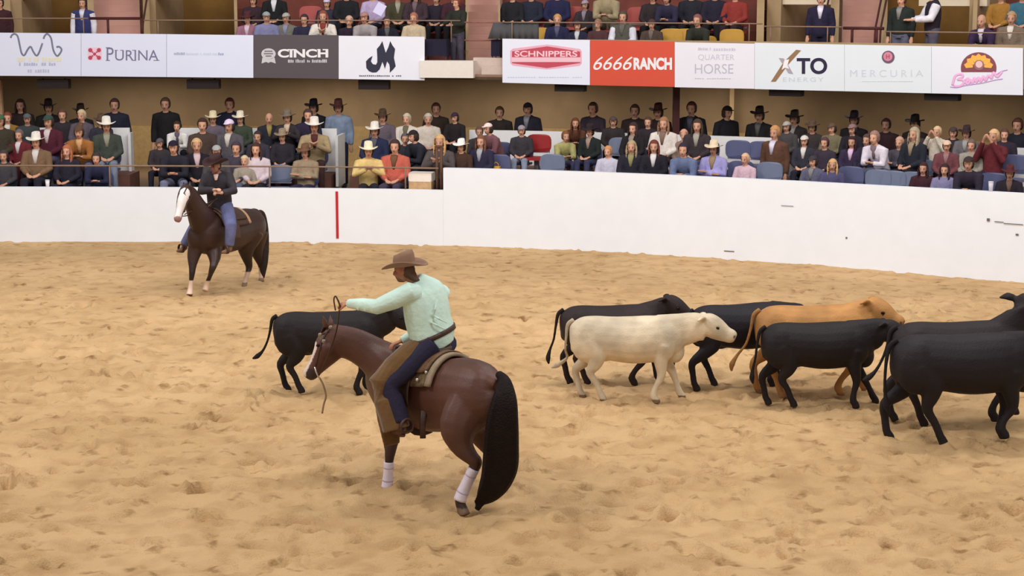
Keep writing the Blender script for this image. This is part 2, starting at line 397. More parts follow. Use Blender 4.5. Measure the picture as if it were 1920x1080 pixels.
# hanging heaters under the balcony, pillar, pale pipes
blk = mat('black_box', (34, 24, 24), .6)
for px, wd, lb in ((101, .68, 'black box under the balcony below the scrollwork banner'), (382, .70, 'black box under the balcony left of the dark grey banner'), (702, .66, 'black box under the balcony below the big initials banner'),
                   (1070, .64, 'black box under the balcony beside the white and red banner join'), (1475, .66, 'black box under the balcony below the crossed letter banner'), (1768, .66, 'black box under the balcony at the right end')):
    p, nrm, _ = colpt(px, DB+.30, 3.1); ang = math.atan2(nrm.x, nrm.y); R = Matrix.Rotation(-ang, 3, 'Z')
    t = empty('ceiling_heater', (p.x, p.y, 3.03)); t.rotation_euler = (0, 0, -ang)
    tag(t, lb, 'heater', 'black boxes hung under the balcony')
    bm = bmesh.new(); box(bm, (0, 0, 0), (wd, .25, .20)); bmesh.ops.bevel(bm, geom=bm.edges[:], offset=.012, segments=1); finish('housing', bm, blk, t)
    for s in (-1, 1):
        bm = bmesh.new(); box(bm, (s*wd*.35, 0, .12), (.03, .05, .05)); finish('bracket', bm, blk, t)
p, _, _ = colpt(1267, 3.6, 2); bm = bmesh.new(); box(bm, (p.x, p.y, 1.9), (.14, .14, 2.35)); struct('column_1', bm, maroon_m)
p, _, _ = colpt(1371, 7.9, 2); bm = bmesh.new(); box(bm, (p.x, p.y, 1.9), (.1, .1, 2.35)); struct('column_2', bm, khaki_m)
p, _, _ = colpt(2, 3.8, 2); bm = bmesh.new(); box(bm, (p.x, p.y, 1.9), (.12, .12, 2.35)); struct('column_3', bm, mat('pink_column', (190, 150, 116), .8))
# ------------------------------------------------------------------ sponsor banners on the balcony front
class Panel: pass
def plane_hit(pn, px, py, off=.014):
    r = ray(px, py); o = Vector((0, 0, CAMZ)); t = (pn.o-o).dot(pn.n)/r.dot(pn.n)
    return o+r*t-pn.n*off
def banner(pa, pb, ya, yb, ya2, yb2, rgb, label, rough=.45, d=DB):
    A, _, _ = colpt(pa, d, 3.7); B, _, _ = colpt(pb, d, 3.7)
    pn = Panel(); pn.n = Vector((-(B.y-A.y), B.x-A.x, 0)).normalized(); pn.o = A
    c = [plane_hit(pn, pa, ya, 0), plane_hit(pn, pb, yb, 0), plane_hit(pn, pb, yb2, 0), plane_hit(pn, pa, ya2, 0)]
    bm = bmesh.new(); f = [bm.verts.new(p) for p in c]; g = [bm.verts.new(p+pn.n*.02) for p in c]
    bm.faces.new(f); bm.faces.new(g[::-1])
    for i in range(4): bm.faces.new((f[i], g[i], g[(i+1) % 4], f[(i+1) % 4]))
    pn.ob = finish('banner', bm, mat('banner_vinyl', rgb, rough, .01, 2))
    tag(pn.ob, label, 'banner', 'sponsor banners along the balcony front')
    return pn
def poly(pn, pts, m, name='emblem', off=.002, th=.004):
    f = [plane_hit(pn, x, y, off+th) for x, y in pts]; g = [plane_hit(pn, x, y, off) for x, y in pts]
    bm = bmesh.new(); F_ = [bm.verts.new(p) for p in f]; G_ = [bm.verts.new(p) for p in g]
    bm.faces.new(F_); bm.faces.new(G_[::-1]); n = len(pts)
    for i in range(n): bm.faces.new((F_[i], G_[i], G_[(i+1) % n], F_[(i+1) % n]))
    bm.normal_update(); bmesh.ops.triangulate(bm, faces=bm.faces, ngon_method='EAR_CLIP')
    return finish(name, bm, m, pn.ob)
def multi(pn, polys, m, name='emblem', off=.002, th=.004):
    bm = bmesh.new()
    for pts in polys:
        F_ = [bm.verts.new(plane_hit(pn, x, y, off+th)) for x, y in pts]; G_ = [bm.verts.new(plane_hit(pn, x, y, off)) for x, y in pts]
        fs = [bm.faces.new(F_), bm.faces.new(G_[::-1])]; n = len(pts)
        for i in range(n): bm.faces.new((F_[i], G_[i], G_[(i+1) % n], F_[(i+1) % n]))
    bm.normal_update(); bmesh.ops.triangulate(bm, faces=bm.faces, ngon_method='EAR_CLIP')
    return finish(name, bm, m, pn.ob)
def stroke(pn, pts, wd, m, name='emblem', off=.004, smooth=5):
    P = cr(pts, smooth); bm = bmesh.new()
    tube(bm, [plane_hit(pn, x, y, off) for x, y in P], [(wd/85.0/2, .004)]*len(P), 8, ref=pn.n)
    return finish(name, bm, m, pn.ob, True)
def rect(x0, y0, x1, y1): return [(x0, y0), (x1, y0), (x1, y1), (x0, y1)]
def disc(cx, cy, r, n=28, ry=None, a0=0, a1=2*PI): return [(cx+r*math.cos(a0+(a1-a0)*k/n), cy-(ry or r)*math.sin(a0+(a1-a0)*k/n)) for k in range(n if a1-a0 > 6.2 else n+1)]
def text(pn, s, x0, x1, y0, y1, m, shear=0, bold=0.0, off=.004, name='lettering', dy=0, space=1.0):
    cu = bpy.data.curves.new('t', 'FONT'); cu.body = s; cu.extrude = .01; cu.offset = bold; cu.shear = shear; cu.space_character = space
    o = bpy.data.objects.new('t', cu); C.objects.link(o); dg = bpy.context.evaluated_depsgraph_get()
    me = bpy.data.meshes.new_from_object(o.evaluated_get(dg)); bpy.data.objects.remove(o)
    co = np.array([v.co[:] for v in me.vertices]); mn, mxx = co.min(0), co.max(0)
    for v in me.vertices:
        u = (v.co.x-mn[0])/(mxx[0]-mn[0]); w_ = (v.co.y-mn[1])/(mxx[1]-mn[1])
        v.co = plane_hit(pn, x0+(x1-x0)*u, y1+(y0-y1)*w_+dy*u, off if v.co.z > 0 else 0.0)
    me.name = name; me.materials.clear()
    return link(name, me, m, pn.ob, False)
def smudge(pn, x0, x1, y0, y1, m, n, seed=1, name='lettering'):
    rng = random.Random(seed); ps = []; x = x0; wv = (x1-x0)/n
    for k in range(n):
        if rng.random() < .12: continue
        a = x0+k*wv; hh = (y1-y0)*rng.uniform(.7, 1); ps.append(rect(a, y1-hh, a+wv*rng.uniform(.55, .8), y1))
    return multi(pn, ps, m, name)
ink = lambda rgb: mat('printed_ink', rgb, .5, .01, 3)
Lb = (222, 228, 248)
b1 = banner(-150, 151.7, 60, 62.5, 141, 143, Lb, 'pale blue white banner with grey looping scroll initials and yellow lettering')
g1 = ink((122, 126, 146))
def c1(pts): return [(x/6, 50+y/6) for x, y in pts]
stroke(b1, c1([(120, 125), (135, 95), (165, 80), (200, 110), (225, 220), (245, 300), (275, 320), (310, 260), (345, 225), (375, 280), (410, 325), (440, 290), (478, 185)]), 3.2, g1)
stroke(b1, c1([(490, 135), (505, 100), (535, 82), (575, 130), (600, 260), (640, 328), (675, 300), (693, 255), (665, 225), (635, 230)]), 3.2, g1)
smudge(b1, 33, 116, 107, 115, ink((232, 226, 186)), 16, 1); smudge(b1, 36, 72, 117, 123, ink((182, 186, 214)), 8, 2); smudge(b1, 78, 110, 117, 123, ink((182, 186, 214)), 7, 5); smudge(b1, 52, 94, 129.5, 136, ink((190, 192, 216)), 9, 3)
b2 = banner(152.3, 312, 62.5, 64, 143, 144.5, Lb, 'pale blue white banner with red checkered square and grey serif lettering')
red = ink((186, 70, 96)); lr = ink((236, 200, 216))
poly(b2, rect(164.5, 89, 191, 112.5), lr, 'emblem_ground', 0, .002)
multi(b2, [disc(169.5, 94, 3.9), disc(185.5, 94, 3.9), disc(169.5, 108.2, 3.9), disc(185.5, 108.2, 3.9), disc(177.5, 101.3, 3.0), rect(172, 96.5, 175, 99), rect(180, 96.5, 183, 99), rect(172, 103.5, 175, 106), rect(180, 103.5, 183, 106)], red)
gp = ink((124, 120, 152))
text(b2, 'P', 200, 213, 89, 113.5, gp); text(b2, 'URINA', 216, 297, 94, 113.5, gp)
multi(b2, [rect(198.5, 112.4, 206, 113.9), rect(198.5, 88.6, 206, 90), rect(215, 93.6, 221, 94.8), rect(225.5, 93.6, 231, 94.8), rect(248, 93.6, 255, 94.8), rect(248, 112.6, 255, 113.8), rect(288, 112.6, 299, 113.8)], gp, 'serifs')
b3 = banner(312.6, 475, 64, 66, 144.5, 146, (224, 231, 250), 'pale blue white banner with one faint thin line of lettering')
smudge(b3, 326.5, 347, 97.5, 103, ink((176, 182, 208)), 8, 4); smudge(b3, 349, 408, 98.5, 103, ink((212, 218, 238)), 20, 6); smudge(b3, 409.5, 420, 98.5, 103.5, ink((160, 168, 200)), 3, 8)
b4 = banner(475.6, 634.5, 65, 66, 146, 148, (88, 80, 86), 'dark grey banner with white slab lettering and a crest')
wh = ink((240, 238, 240)); lg = ink((205, 203, 208))
multi(b4, [disc(503.5, 101, 13.5, 24, 10.5), [(492, 108), (515, 108), (517, 119), (508, 116), (503, 118), (499, 116), (490.5, 119)]], lg)
multi(b4, [rect(496, 95, 511, 97), rect(495, 99.5, 512, 101.5), rect(498, 104, 509, 106)], ink((120, 112, 118)), 'crest_bars', .007)
text(b4, 'CINCH', 521, 615.5, 92, 108, wh, bold=.035)
multi(b4, [rect(579+a, 92, 584+a, 94.2) for a in (-40, -32, 16, 26, 31)], wh, 'serifs')
smudge(b4, 540, 572, 111, 117.5, lg, 11, 11); smudge(b4, 576, 582, 112, 117, lg, 2, 12); smudge(b4, 585, 614, 111, 117.5, lg, 9, 13)
b5 = banner(635, 796, 67, 69, 148, 150.5, (236, 238, 248), 'white banner with big jagged black initials')
J = [(400, 550), (405, 640), (405, 700), (390, 728), (355, 722), (333, 690), (352, 628), (310, 655), (278, 690), (282, 765), (310, 800), (350, 816), (395, 814), (430, 782), (450, 730), (462, 695), (478, 735), (490, 775), (502, 735), (515, 690), (540, 725), (546, 760), (545, 818), (585, 780), (612, 745), (592, 650), (605, 550), (575, 510), (550, 462), (530, 530), (500, 595), (480, 530), (462, 462), (435, 510)]
poly(b5, [(640+x/6, y/6) for x, y in J], ink((48, 50, 68)))
smudge(b5, 670, 757, 140.5, 143.5, ink((110, 108, 122)), 24, 14)
b6 = banner(942, 1106, 72.5, 75, 155, 159.5, (232, 236, 250), 'white banner with a red six-sided badge of white lettering')
def c6(pts): return [(930+x/5.647, 60+y/5.647) for x, y in pts]
poly(b6, c6([(150, 200), (180, 175), (430, 145), (540, 133), (650, 145), (890, 180), (908, 205), (908, 335), (885, 358), (640, 388), (540, 396), (440, 388), (175, 355), (152, 330)]), ink((232, 178, 196)), 'badge_border', 0, .002)
poly(b6, c6([(170, 205), (430, 168), (540, 152), (650, 168), (892, 208), (892, 328), (640, 368), (540, 382), (440, 368), (170, 330)]), ink((196, 76, 96)), 'badge', .002, .002)
poly(b6, c6([(165, 268), (897, 268), (897, 318), (165, 318)]), ink((240, 196, 208)), 'badge_band', .005, .002)
text(b6, 'SCHNIPPERS', 965, 1082.5, 95.5, 106.5, ink((246, 206, 214)), bold=.02, off=.009)
smudge(b6, 952, 1098, 144, 145.6, ink((196, 208, 226)), 30, 16)
b7 = banner(1106.6, 1264.5, 75.5, 78, 159.8, 163, (214, 84, 62), 'orange red banner with white numerals and ranch lettering')
text(b7, '6666', 1112.5, 1186, 106, 131, wh, shear=.35, bold=.0)
text(b7, 'RANCH', 1188, 1260, 108, 131, wh, bold=.05)
b8 = banner(1265, 1414.5, 79, 82, 163.5, 166.5, (234, 234, 242), 'white banner with very faint grey serif horse lettering')
fa = ink((203, 204, 216))
smudge(b8, 1309, 1334, 89, 94, fa, 8, 17); smudge(b8, 1338, 1381, 90, 95, fa, 9, 18); text(b8, 'QUARTER', 1309, 1377, 102, 114, fa); text(b8, 'HORSE', 1303, 1375, 120, 138, ink((190, 190, 204)), bold=-.005); smudge(b8, 1303, 1376, 146, 148, fa, 16, 19)
b9 = banner(1415, 1583, 80, 83.5, 167, 171, (228, 236, 242), 'white banner with gold slanting cross letter and dark navy letters')
multi(b9, [[(1445.5, 153.2), (1454.5, 153.2), (1478, 121), (1502, 94.5), (1493, 93.2), (1469, 117)]], ink((150, 118, 86)))
multi(b9, [[(1460.5, 108.5), (1469.5, 109.5), (1475.5, 118), (1487.5, 138.5), (1478.5, 137), (1471.5, 126)]], ink((172, 164, 176)), 'emblem_arm', .005)
multi(b9, [[(1471, 113), (1480, 111), (1477, 122), (1480, 129), (1472, 127), (1466, 131), (1469, 121)]], ink((244, 240, 240)), 'emblem_star', .008)
text(b9, 'TO', 1494, 1551, 108.5, 139, ink((44, 36, 66)), bold=.03); text(b9, 'ENERGY', 1468, 1544, 145, 153, ink((206, 214, 222)), space=1.3)
b10 = banner(1583.5, 1746, 83.5, 86.5, 171, 175, (228, 236, 242), 'white banner with small dark red disc over faint spaced lettering')
poly(b10, disc(1665.5, 107, 12), ink((112, 88, 112)), 'emblem'); poly(b10, disc(1665, 106, 8.5), ink((214, 140, 160)), 'emblem_centre', .006, .003)
multi(b10, [rect(1661.5, 102, 1663.5, 110), rect(1666.5, 102, 1668.5, 110), rect(1662, 105, 1668, 106.5)], ink((190, 96, 120)), 'emblem_mark', .01)
text(b10, 'MERCURIA', 1594, 1731, 131, 144, ink((208, 216, 224)), space=1.5); smudge(b10, 1617, 1713, 151.5, 153, ink((212, 220, 226)), 20, 21)
b11 = banner(1746.6, 1918, 86.5, 90, 175, 178.5, (232, 236, 246), 'white banner with orange sunburst half wheel over pink script')
poly(b11, disc(1835, 128, 33.5, 30, 30, -.25, PI+.25), ink((136, 78, 86)), 'sun_wheel', 0, .002)
pet = []
for k in range(7):
    a = PI*(k+.5)/7; ca, sa = math.cos(a), math.sin(a); r0, r1, wd_ = 11, 28, 5.6
    pet.append([(1835+r0*ca-2*sa, 127-r0*sa-2*ca), (1835+(r1-5)*ca-wd_*sa, 127-(r1-5)*sa*.95-wd_*ca), (1835+r1*ca, 127-r1*sa*.95), (1835+(r1-5)*ca+wd_*sa, 127-(r1-5)*sa*.95+wd_*ca), (1835+r0*ca+2*sa, 127-r0*sa+2*ca)])
multi(b11, pet, ink((250, 186, 84)), 'sun_rays', .003)
poly(b11, disc(1836, 122, 9.5), ink((156, 110, 110)), 'sun_centre_ring', .006, .002); poly(b11, disc(1836, 120.5, 6.5), ink((236, 196, 196)), 'sun_centre', .009, .002)
pk = ink((240, 184, 226)); pk2 = ink((196, 160, 210))
stroke(b11, [(1786, 160), (1789, 148), (1793, 141), (1803, 139), (1805, 144), (1796, 149), (1805, 150), (1807, 156), (1800, 161), (1788, 161)], 4, pk)
stroke(b11, [(1810, 151), (1815, 147), (1819, 152), (1815, 157), (1811, 154), (1820, 150), (1824, 156), (1827, 146), (1831, 154), (1835, 145), (1839, 153), (1844, 143), (1848, 151), (1854, 141), (1859, 147), (1863, 136), (1870, 144), (1879, 134)], 4.2, pk)
stroke(b11, [(1782, 163), (1795, 164), (1812, 160), (1840, 156), (1866, 150), (1880, 148)], 1.6, pk2); stroke(b11, [(1868, 140), (1878, 134), (1889, 131)], 1.6, pk2)
# ------------------------------------------------------------------ cattle
def nrm3(v): return Vector(v).normalized()
def legs(bm, joints, radii, n=10):
    tube(bm, [j for j in joints], radii, n, ref=(1, 0, .01))
def calf(px, py, heading, S, feet, rgb, label, head=(1.08, .98, 0), tail='down', shade=None, voxel=.014, group=None, tailswing=-.08, headtilt=0, hoof=(40, 30, 26)):
    """local frame: x forward, y left, z up, origin on the sand under the middle of the trunk.
    feet: dx for left-front, right-front, left-hind, right-hind, each (dx, lift)"""
    root = onz(px, py, 0)
    bm = bmesh.new()
    T = [(-.71, .80, .08, .07), (-.68, .80, .17, .14), (-.60, .79, .225, .19), (-.45, .785, .255, .215), (-.22, .765, .265, .25), (.02, .75, .285, .275), (.24, .76, .285, .26), (.40, .775, .27, .225), (.53, .79, .235, .18), (.62, .80, .17, .13), (.66, .80, .09, .08)]
    T = cr(T, 3); tube(bm, [(t[0], 0, t[1]) for t in T], [(t[3], t[2]) for t in T], 18)
    hx, hz, hy = head
    # neck and head
    nk = cr([(.36, 0, .84, .22, .15), (.42+(hx-.42)*.33, hy*.15, .86+(hz-.9)*.35, .205, .125), (.42+(hx-.42)*.66, hy*.5, .89+(hz-.9)*.65, .18, .105), (hx-.07, hy*.85, hz-.04, .15, .095)], 3)
    tube(bm, [(a, b, c) for a, b, c, _, _ in nk], [(e, d) for _, _, _, d, e in nk], 14)
    yaw = math.atan2(hy, hx-.6)*.9; dr = Vector((math.cos(yaw), math.sin(yaw), 0)); P = Vector((hx, hy, hz)); slope = -.42+headtilt
    def H(l, z=0, s=0): return P+dr*l+Vector((0, 0, slope*l+z))+Vector((-dr.y, dr.x, 0))*s
    hd = cr([(-.14, .0, .08, .07), (-.08, .0, .13, .10), (.01, -.015, .14, .108), (.10, -.03, .118, .092), (.17, -.035, .094, .074), (.235, -.03, .084, .074), (.275, -.03, .055, .055)], 3)
    tube(bm, [H(l, z) for l, z, _, _ in hd], [(w2, h2) for _, _, h2, w2 in hd], 14)
    ell(bm, H(-.06, .085), (.055, .06, .035))                                  # poll
    for s in (-1, 1): ell(bm, H(.055, .035, s*.085), (.03, .02, .025))      # brow
    ear_pts = []
    for s in (-1, 1):
        a = H(-.085, .05, s*.075); b = H(-.13, .055, s*.15); c = H(-.165, .02, s*.225)
        tube(bm, [a, (a+b)/2, b, c], [(.022, .025), (.028, .045), (.026, .05), (.014, .018)], 8, ref=(1, 0, .4))
    # shoulders, haunches
    for s in (-1, 1):
        ell(bm, (.40, s*.13, .74), (.17, .10, .23)); ell(bm, (-.50, s*.12, .74), (.20, .12, .25))
    ell(bm, (.55, 0, .62), (.12, .10, .15)); ell(bm, (-.30, 0, .53), (.10, .05, .05))
    if True:
        for k, (dx, lift) in enumerate(feet):
            s = 1 if k % 2 == 0 else -1
            if k < 2:
                x = .42; f = x+dx
                J = [(x-.02, s*.13, .72), (x-.03+dx*.12, s*.135, .55), (x+dx*.45+.02+lift*.35, s*.125, .34+lift*.45), (x+dx*.8+.0, s*.12, .20+lift*.8), (f-.005, s*.12, .095+lift), (f+.03, s*.12, .045+lift), (f+.035, s*.12, 0+lift)]
                Rr = [(.12, .13), (.08, .095), (.048, .054), (.036, .038), (.041, .046), (.042, .046), (.046, .052)]
            else:
                x = -.56; f = x+dx
                J = [(x+.06, s*.13, .76), (x+.13+dx*.2, s*.145, .60), (x+.05+dx*.45, s*.135, .47), (x-.06+dx*.75-lift*.3, s*.125, .355+lift*.5), (x-.03+dx*.92, s*.12, .22+lift*.8), (f, s*.12, .095+lift), (f+.03, s*.12, .045+lift), (f+.04, s*.12, 0+lift)]
                Rr = [(.12, .15), (.095, .12), (.07, .085), (.045, .053), (.038, .041), (.037, .042), (.042, .046), (.046, .052)]
            J2 = cr(J, 3); R2 = cr(Rr, 3); legs(bm, [tuple(j) for j in J2], [tuple(r) for r in R2])
    bm.normal_update()
    base = tuple(rgb); lt = tuple(min(255, c*1.0) for c in rgb)
    def colr(co):
        c = np.array(base, float)
        n_ = noise.noise(Vector(co)*3.0+Vector((px*.01, 0, 0)))+.5*noise.noise(Vector(co)*9.0)
        c = c*(1+.14*n_)
        if co.z < .05: c = np.array(hoof, float)
        if (co-H(.285, -.03)).length < .055: c = c*.75 if shade is None else np.array(shade, float)
        for s in (-1, 1):
            if (co-H(.07, .012, s*.088)).length < .022: c = np.array((14, 10, 8.))
            if (co-H(.262, -.01, s*.055)).length < .018: c = c*.5
        return tuple(c)
    m = mat('cattle_coat', rgb, .62, .10, 6, .25, 60, attr=True, spec=.25)
    o = organic('calf', bm, voxel, 8, m, None, colr)
    o.location = root; o.rotation_euler = (0, 0, heading); o.scale = (S, S, S)
    tag(o, label, 'cow', group or 'cattle in the arena')
    tb = bmesh.new()
    if tail == 'down': tp = [(-.66, 0, .99), (-.73, 0, .93), (-.76, 0, .78), (-.77+tailswing*.3, .02, .60), (-.78+tailswing, .03, .47), (-.78+tailswing*1.5, .03, .36), (-.76+tailswing*1.7, .03, .28)]
    elif tail == 'out': tp = [(-.66, 0, .99), (-.72, 0, .94), (-.75, .0, .80), (-.79, .02, .66), (-.85, .03, .54), (-.92, .03, .47), (-.98, .03, .44)]
    else: tp = [(-.66, 0, .99), (-.73, 0, .93), (-.75, 0, .78), (-.76, .04, .62), (-.74, .12, .50), (-.86, .16, .40), (-.93, .16, .37)]
    tr = [.028, .026, .018, .016, .018, .034, .012]
    tube(tb, [tuple(q) for q in cr(tp, 4)], [float(q) for q in np.interp(np.linspace(0, 6, 25), range(7), tr)], 8, ref=(0, 1, 0))
    tl = organic('tail', tb, .010, 2, mat('cattle_tail', tuple(int(c*.85) for c in rgb), .8, .15, 20), o)
    for s in (-1, 1):
        eb = bmesh.new(); ell(eb, H(.06, .016, s*.099), (.016, .012, .014), n=10); finish('eye', eb, mat('eye_dark', (18, 12, 10), .2, 0), o, True)
    return o
BLK = (30, 24, 26)
D = math.radians
calf(622, 737, D(2), 1.01, ((.0, 0), (-.10, 0), (-.03, 0), (.16, .03)), BLK, 'lone black calf half hidden behind the nearest horse and its rider', head=(.86, 1.0, -.12), tail='out')
calf(1153, 722, D(4), 1.01, ((.14, 0), (-.22, .02), (-.04, 0), (.16, .04)), (40, 28, 28), 'black calf mostly hidden behind the cream white calf', head=(.74, 1.02, -.05), tail='down', tailswing=-.05)
calf(1178, 752, D(-2), 1.03, ((.20, 0), (-.12, 0), (-.02, 0), (.22, .03)), (206, 190, 163), 'cream white calf walking among the black cattle', head=(.99, .94, -.05), shade=(206, 176, 160), tail='curl', hoof=(120, 96, 76))
calf(1392, 724, D(15), 1.04, ((.1, 0), (-.10, 0), (.20, 0), (-.12, 0)), (28, 24, 32), 'black steer between the cream calf and the tan steer', head=(.88, .80, .05), tail='down')
calf(1530, 741, D(3), 1.11, ((.14, 0), (-.20, .02), (-.1, 0), (.12, 0)), (176, 126, 72), 'tan orange steer with its body behind a black steer', head=(.68, .98, -.05), tail='down', tailswing=-.12, shade=(120, 80, 60), hoof=(150, 110, 76))
calf(1534, 762, D(3), 1.01, ((.28, 0), (-.02, 0), (-.06, 0), (.20, .03)), BLK, 'black steer walking in front of the tan steer', head=(.86, .93, -.08), tail='down', tailswing=-.02)
calf(1797, 793, D(3), 1.17, ((.16, .05), (-.12, .04), (-.10, 0), (.14, 0)), (36, 28, 30), 'large black steer with raised head behind the nearest steer', head=(.68, 1.16, .10), tail='out')
calf(1806, 830, D(4), 1.20, ((-.03, .0), (-.10, .06), (-.14, 0), (.30, 0)), (30, 24, 28), 'nearest black steer, cut by the right edge of the picture', head=(1.0, .90, .05), tail='down', tailswing=.03, voxel=.015)
# ------------------------------------------------------------------ people: heads, hands
SKIN = (206, 150, 120)
def frame(fwd, up=(0, 0, 1)):
    f = Vector(fwd).normalized(); l = Vector(up).cross(f).normalized(); u = f.cross(l).normalized()
    return f, l, u
def head(bm, c, fwd, up=(0, 0, 1), s=1.0, n=14):
    """head centred at c (eye level), looking along fwd; returns colour spots"""
    f, l, u = frame(fwd, up); R = Matrix((f, l, u)).transposed(); c = Vector(c)
    P = lambda a, b, d: c+(f*a+l*b+u*d)*s
    ell(bm, P(-.012, 0, .028), (.098*s, .076*s, .098*s), R, n)
    ell(bm, P(.022, 0, -.040), (.070*s, .060*s, .078*s), R, n)
    ell(bm, P(.045, 0, -.085), (.038*s, .036*s, .030*s), R, 10)      # chin
    ell(bm, P(.070, 0, .022), (.022*s, .052*s, .014*s), R, 10)       # brow
    tube(bm, [P(.082, 0, .012), P(.100, 0, -.015), P(.108, 0, -.032), P(.085, 0, -.040)], [.010*s, .013*s, .017*s, .012*s], 8, ref=l)
    for q in (-1, 1):
        ell(bm, P(-.005, q*.077, -.012), (.022*s, .009*s, .032*s), R, 8)
        ell(bm, P(.055, q*.040, -.032), (.026*s, .022*s, .024*s), R, 8)
    ell(bm, P(.082, 0, -.062), (.014*s, .026*s, .010*s), R, 8)
    return P
def face_colour(P, skin, s=1.0, beard=None):
    e = [P(.078, .032, 0), P(.078, -.032, 0)]; b = [P(.083, .034, .024), P(.083, -.034, .024)]; m = P(.094, 0, -.061); ch = P(.05, 0, -.09); c0 = P(0, 0, -.02)
    def f(co):
        if (co-c0).length > .17*s: return None
        if min((co-q).length for q in e) < .0135*s: return (34, 24, 20)
        if min((co-q).length for q in b) < .015*s: return (86, 60, 44)
        if (co-m).length < .018*s: return (168, 92, 84)
        if beard and (co-ch).length < .058*s: return beard
        return skin
    return f
def hand(bm, wrist, d, palm_n, s=1.0, curl=.7, side=1):
    """palm plus five separate fingers; d = direction of the fingers, palm_n = normal out of the palm, side = +1 thumb along palm_n x d"""
    d = Vector(d).normalized(); nn = Vector(palm_n); nn = (nn-d*nn.dot(d)).normalized(); t = nn.cross(d).normalized()*side; w = Vector(wrist)
    tube(bm, [w-d*.02*s, w+d*.02*s, w+d*.055*s, w+d*.092*s], [(.027*s, .019*s), (.032*s, .017*s), (.040*s, .016*s), (.038*s, .013*s)], 12, ref=nn)
    for k, (off, ln) in enumerate(((.030, .070), (.010, .080), (-.010, .074), (-.029, .058))):
        p = w+d*.088*s+t*off*s; a = 0; pts = [w+d*.06*s+t*off*.9*s, p]
        for j, fr in enumerate((.45, .32, .25)):
            a += curl*(.75+.1*k+.35*j*.5); p = p+(d*math.cos(a)+nn*math.sin(a)+t*off*.6)*ln*s*fr; pts.append(p)
        tube(bm, pts, [.0105*s, .0105*s, .0098*s, .009*s, .0075*s], 8, ref=t)
    p = w+d*.022*s+t*.022*s; pts = [p]
    for dd in ((d*.6+t*.8+nn*.2), (d*.8+t*.4+nn*.5*curl), (d*.8-t*.1+nn*.8*curl)):
        p = p+dd.normalized()*.030*s; pts.append(p)
    tube(bm, pts, [.015*s, .0125*s, .011*s, .009*s], 8, ref=nn)
def cowboy_hat(c, fwd, rgb, parent, s=1.0, tilt=0.0, up=None, label=None, band=(70, 48, 36), curlk=1.0):
    f, l, u = frame(fwd, up or (0, 0, 1)); u = (u-f*tilt).normalized(); f = l.cross(u).normalized()
    bm = bmesh.new(); n = 32; rings = []
    prof = [(.225, .000), (.21, -.004), (.17, -.012), (.12, -.012), (.102, .0), (.100, .035), (.097, .075), (.088, .110), (.060, .118), (.025, .095), (.004, .088)]
    P = lambda a, b, d: Vector(c)+(f*a+l*b+u*d)*s
    for i, (r, h) in enumerate(prof):
        row = []
        for k in range(n):
            a = 2*PI*k/n; x = math.cos(a)*r*(1.0 if i > 3 else .98); y = math.sin(a)*r*(.80 if i > 3 else .86); hh = h
            if i <= 2: hh += curlk*.07*(abs(math.sin(a))**2.2)*((r-.12)/.1) - .022*(math.cos(a)**2)*((r-.12)/.1); y *= 1-.12*abs(math.sin(a))*((r-.12)/.1)
            if i >= 6: hh += -.020*math.cos(a)*(1 if i < 9 else .3); y *= (1-.10*max(0, math.cos(a))); hh -= .012*(1-abs(math.sin(a)))*(i >= 8)
            row.append(bm.verts.new(P(x, y, hh)))
        rings.append(row)
    for i in range(len(rings)-1):
        for k in range(n): bm.faces.new((rings[i][k], rings[i][(k+1) % n], rings[i+1][(k+1) % n], rings[i+1][k]))
    bm.faces.new(rings[-1])
    o = finish('cowboy_hat', bm, mat('felt_hat', rgb, .85, .06, 8), parent, True)
    sd = o.modifiers.new('s', 'SOLIDIFY'); sd.thickness = .006*s; sd.offset = -1
    bm = bmesh.new(); rr = []
    for hh in (.004, .028):
        rr.append([bm.verts.new(P(math.cos(2*PI*k/n)*.1045, math.sin(2*PI*k/n)*.0845, hh)) for k in range(n)])
    for k in range(n): bm.faces.new((rr[0][k], rr[0][(k+1) % n], rr[1][(k+1) % n], rr[1][k]))
    b = finish('hat_band', bm, mat('hat_ribbon', band, .6), o, True)
    return o

# ------------------------------------------------------------------ a horse from joints
def horse_mesh(name, trunk, neck, headp, legs_, extra, colr, m, voxel=.014, hn=None):
    bm = bmesh.new()
    def tb(seq, n=18, ref=(0, 0, 1), k=3):
        S_ = cr([tuple(p)+tuple(r) for p, r in seq], k)
        tube(bm, [tuple(q[:3]) for q in S_], [(q[3], q[4]) for q in S_], n, ref=ref)
    tb(trunk); tb(neck, 14); tb(headp, 14, hn or (0, 0, 1))
    for L in legs_: tb(L, 12, ref=(1, .3, .01))
    extra(bm, tb)
    return organic(name, bm, voxel, 5, m, None, colr)
def A(px, py, Y): return at(px, py, Y)

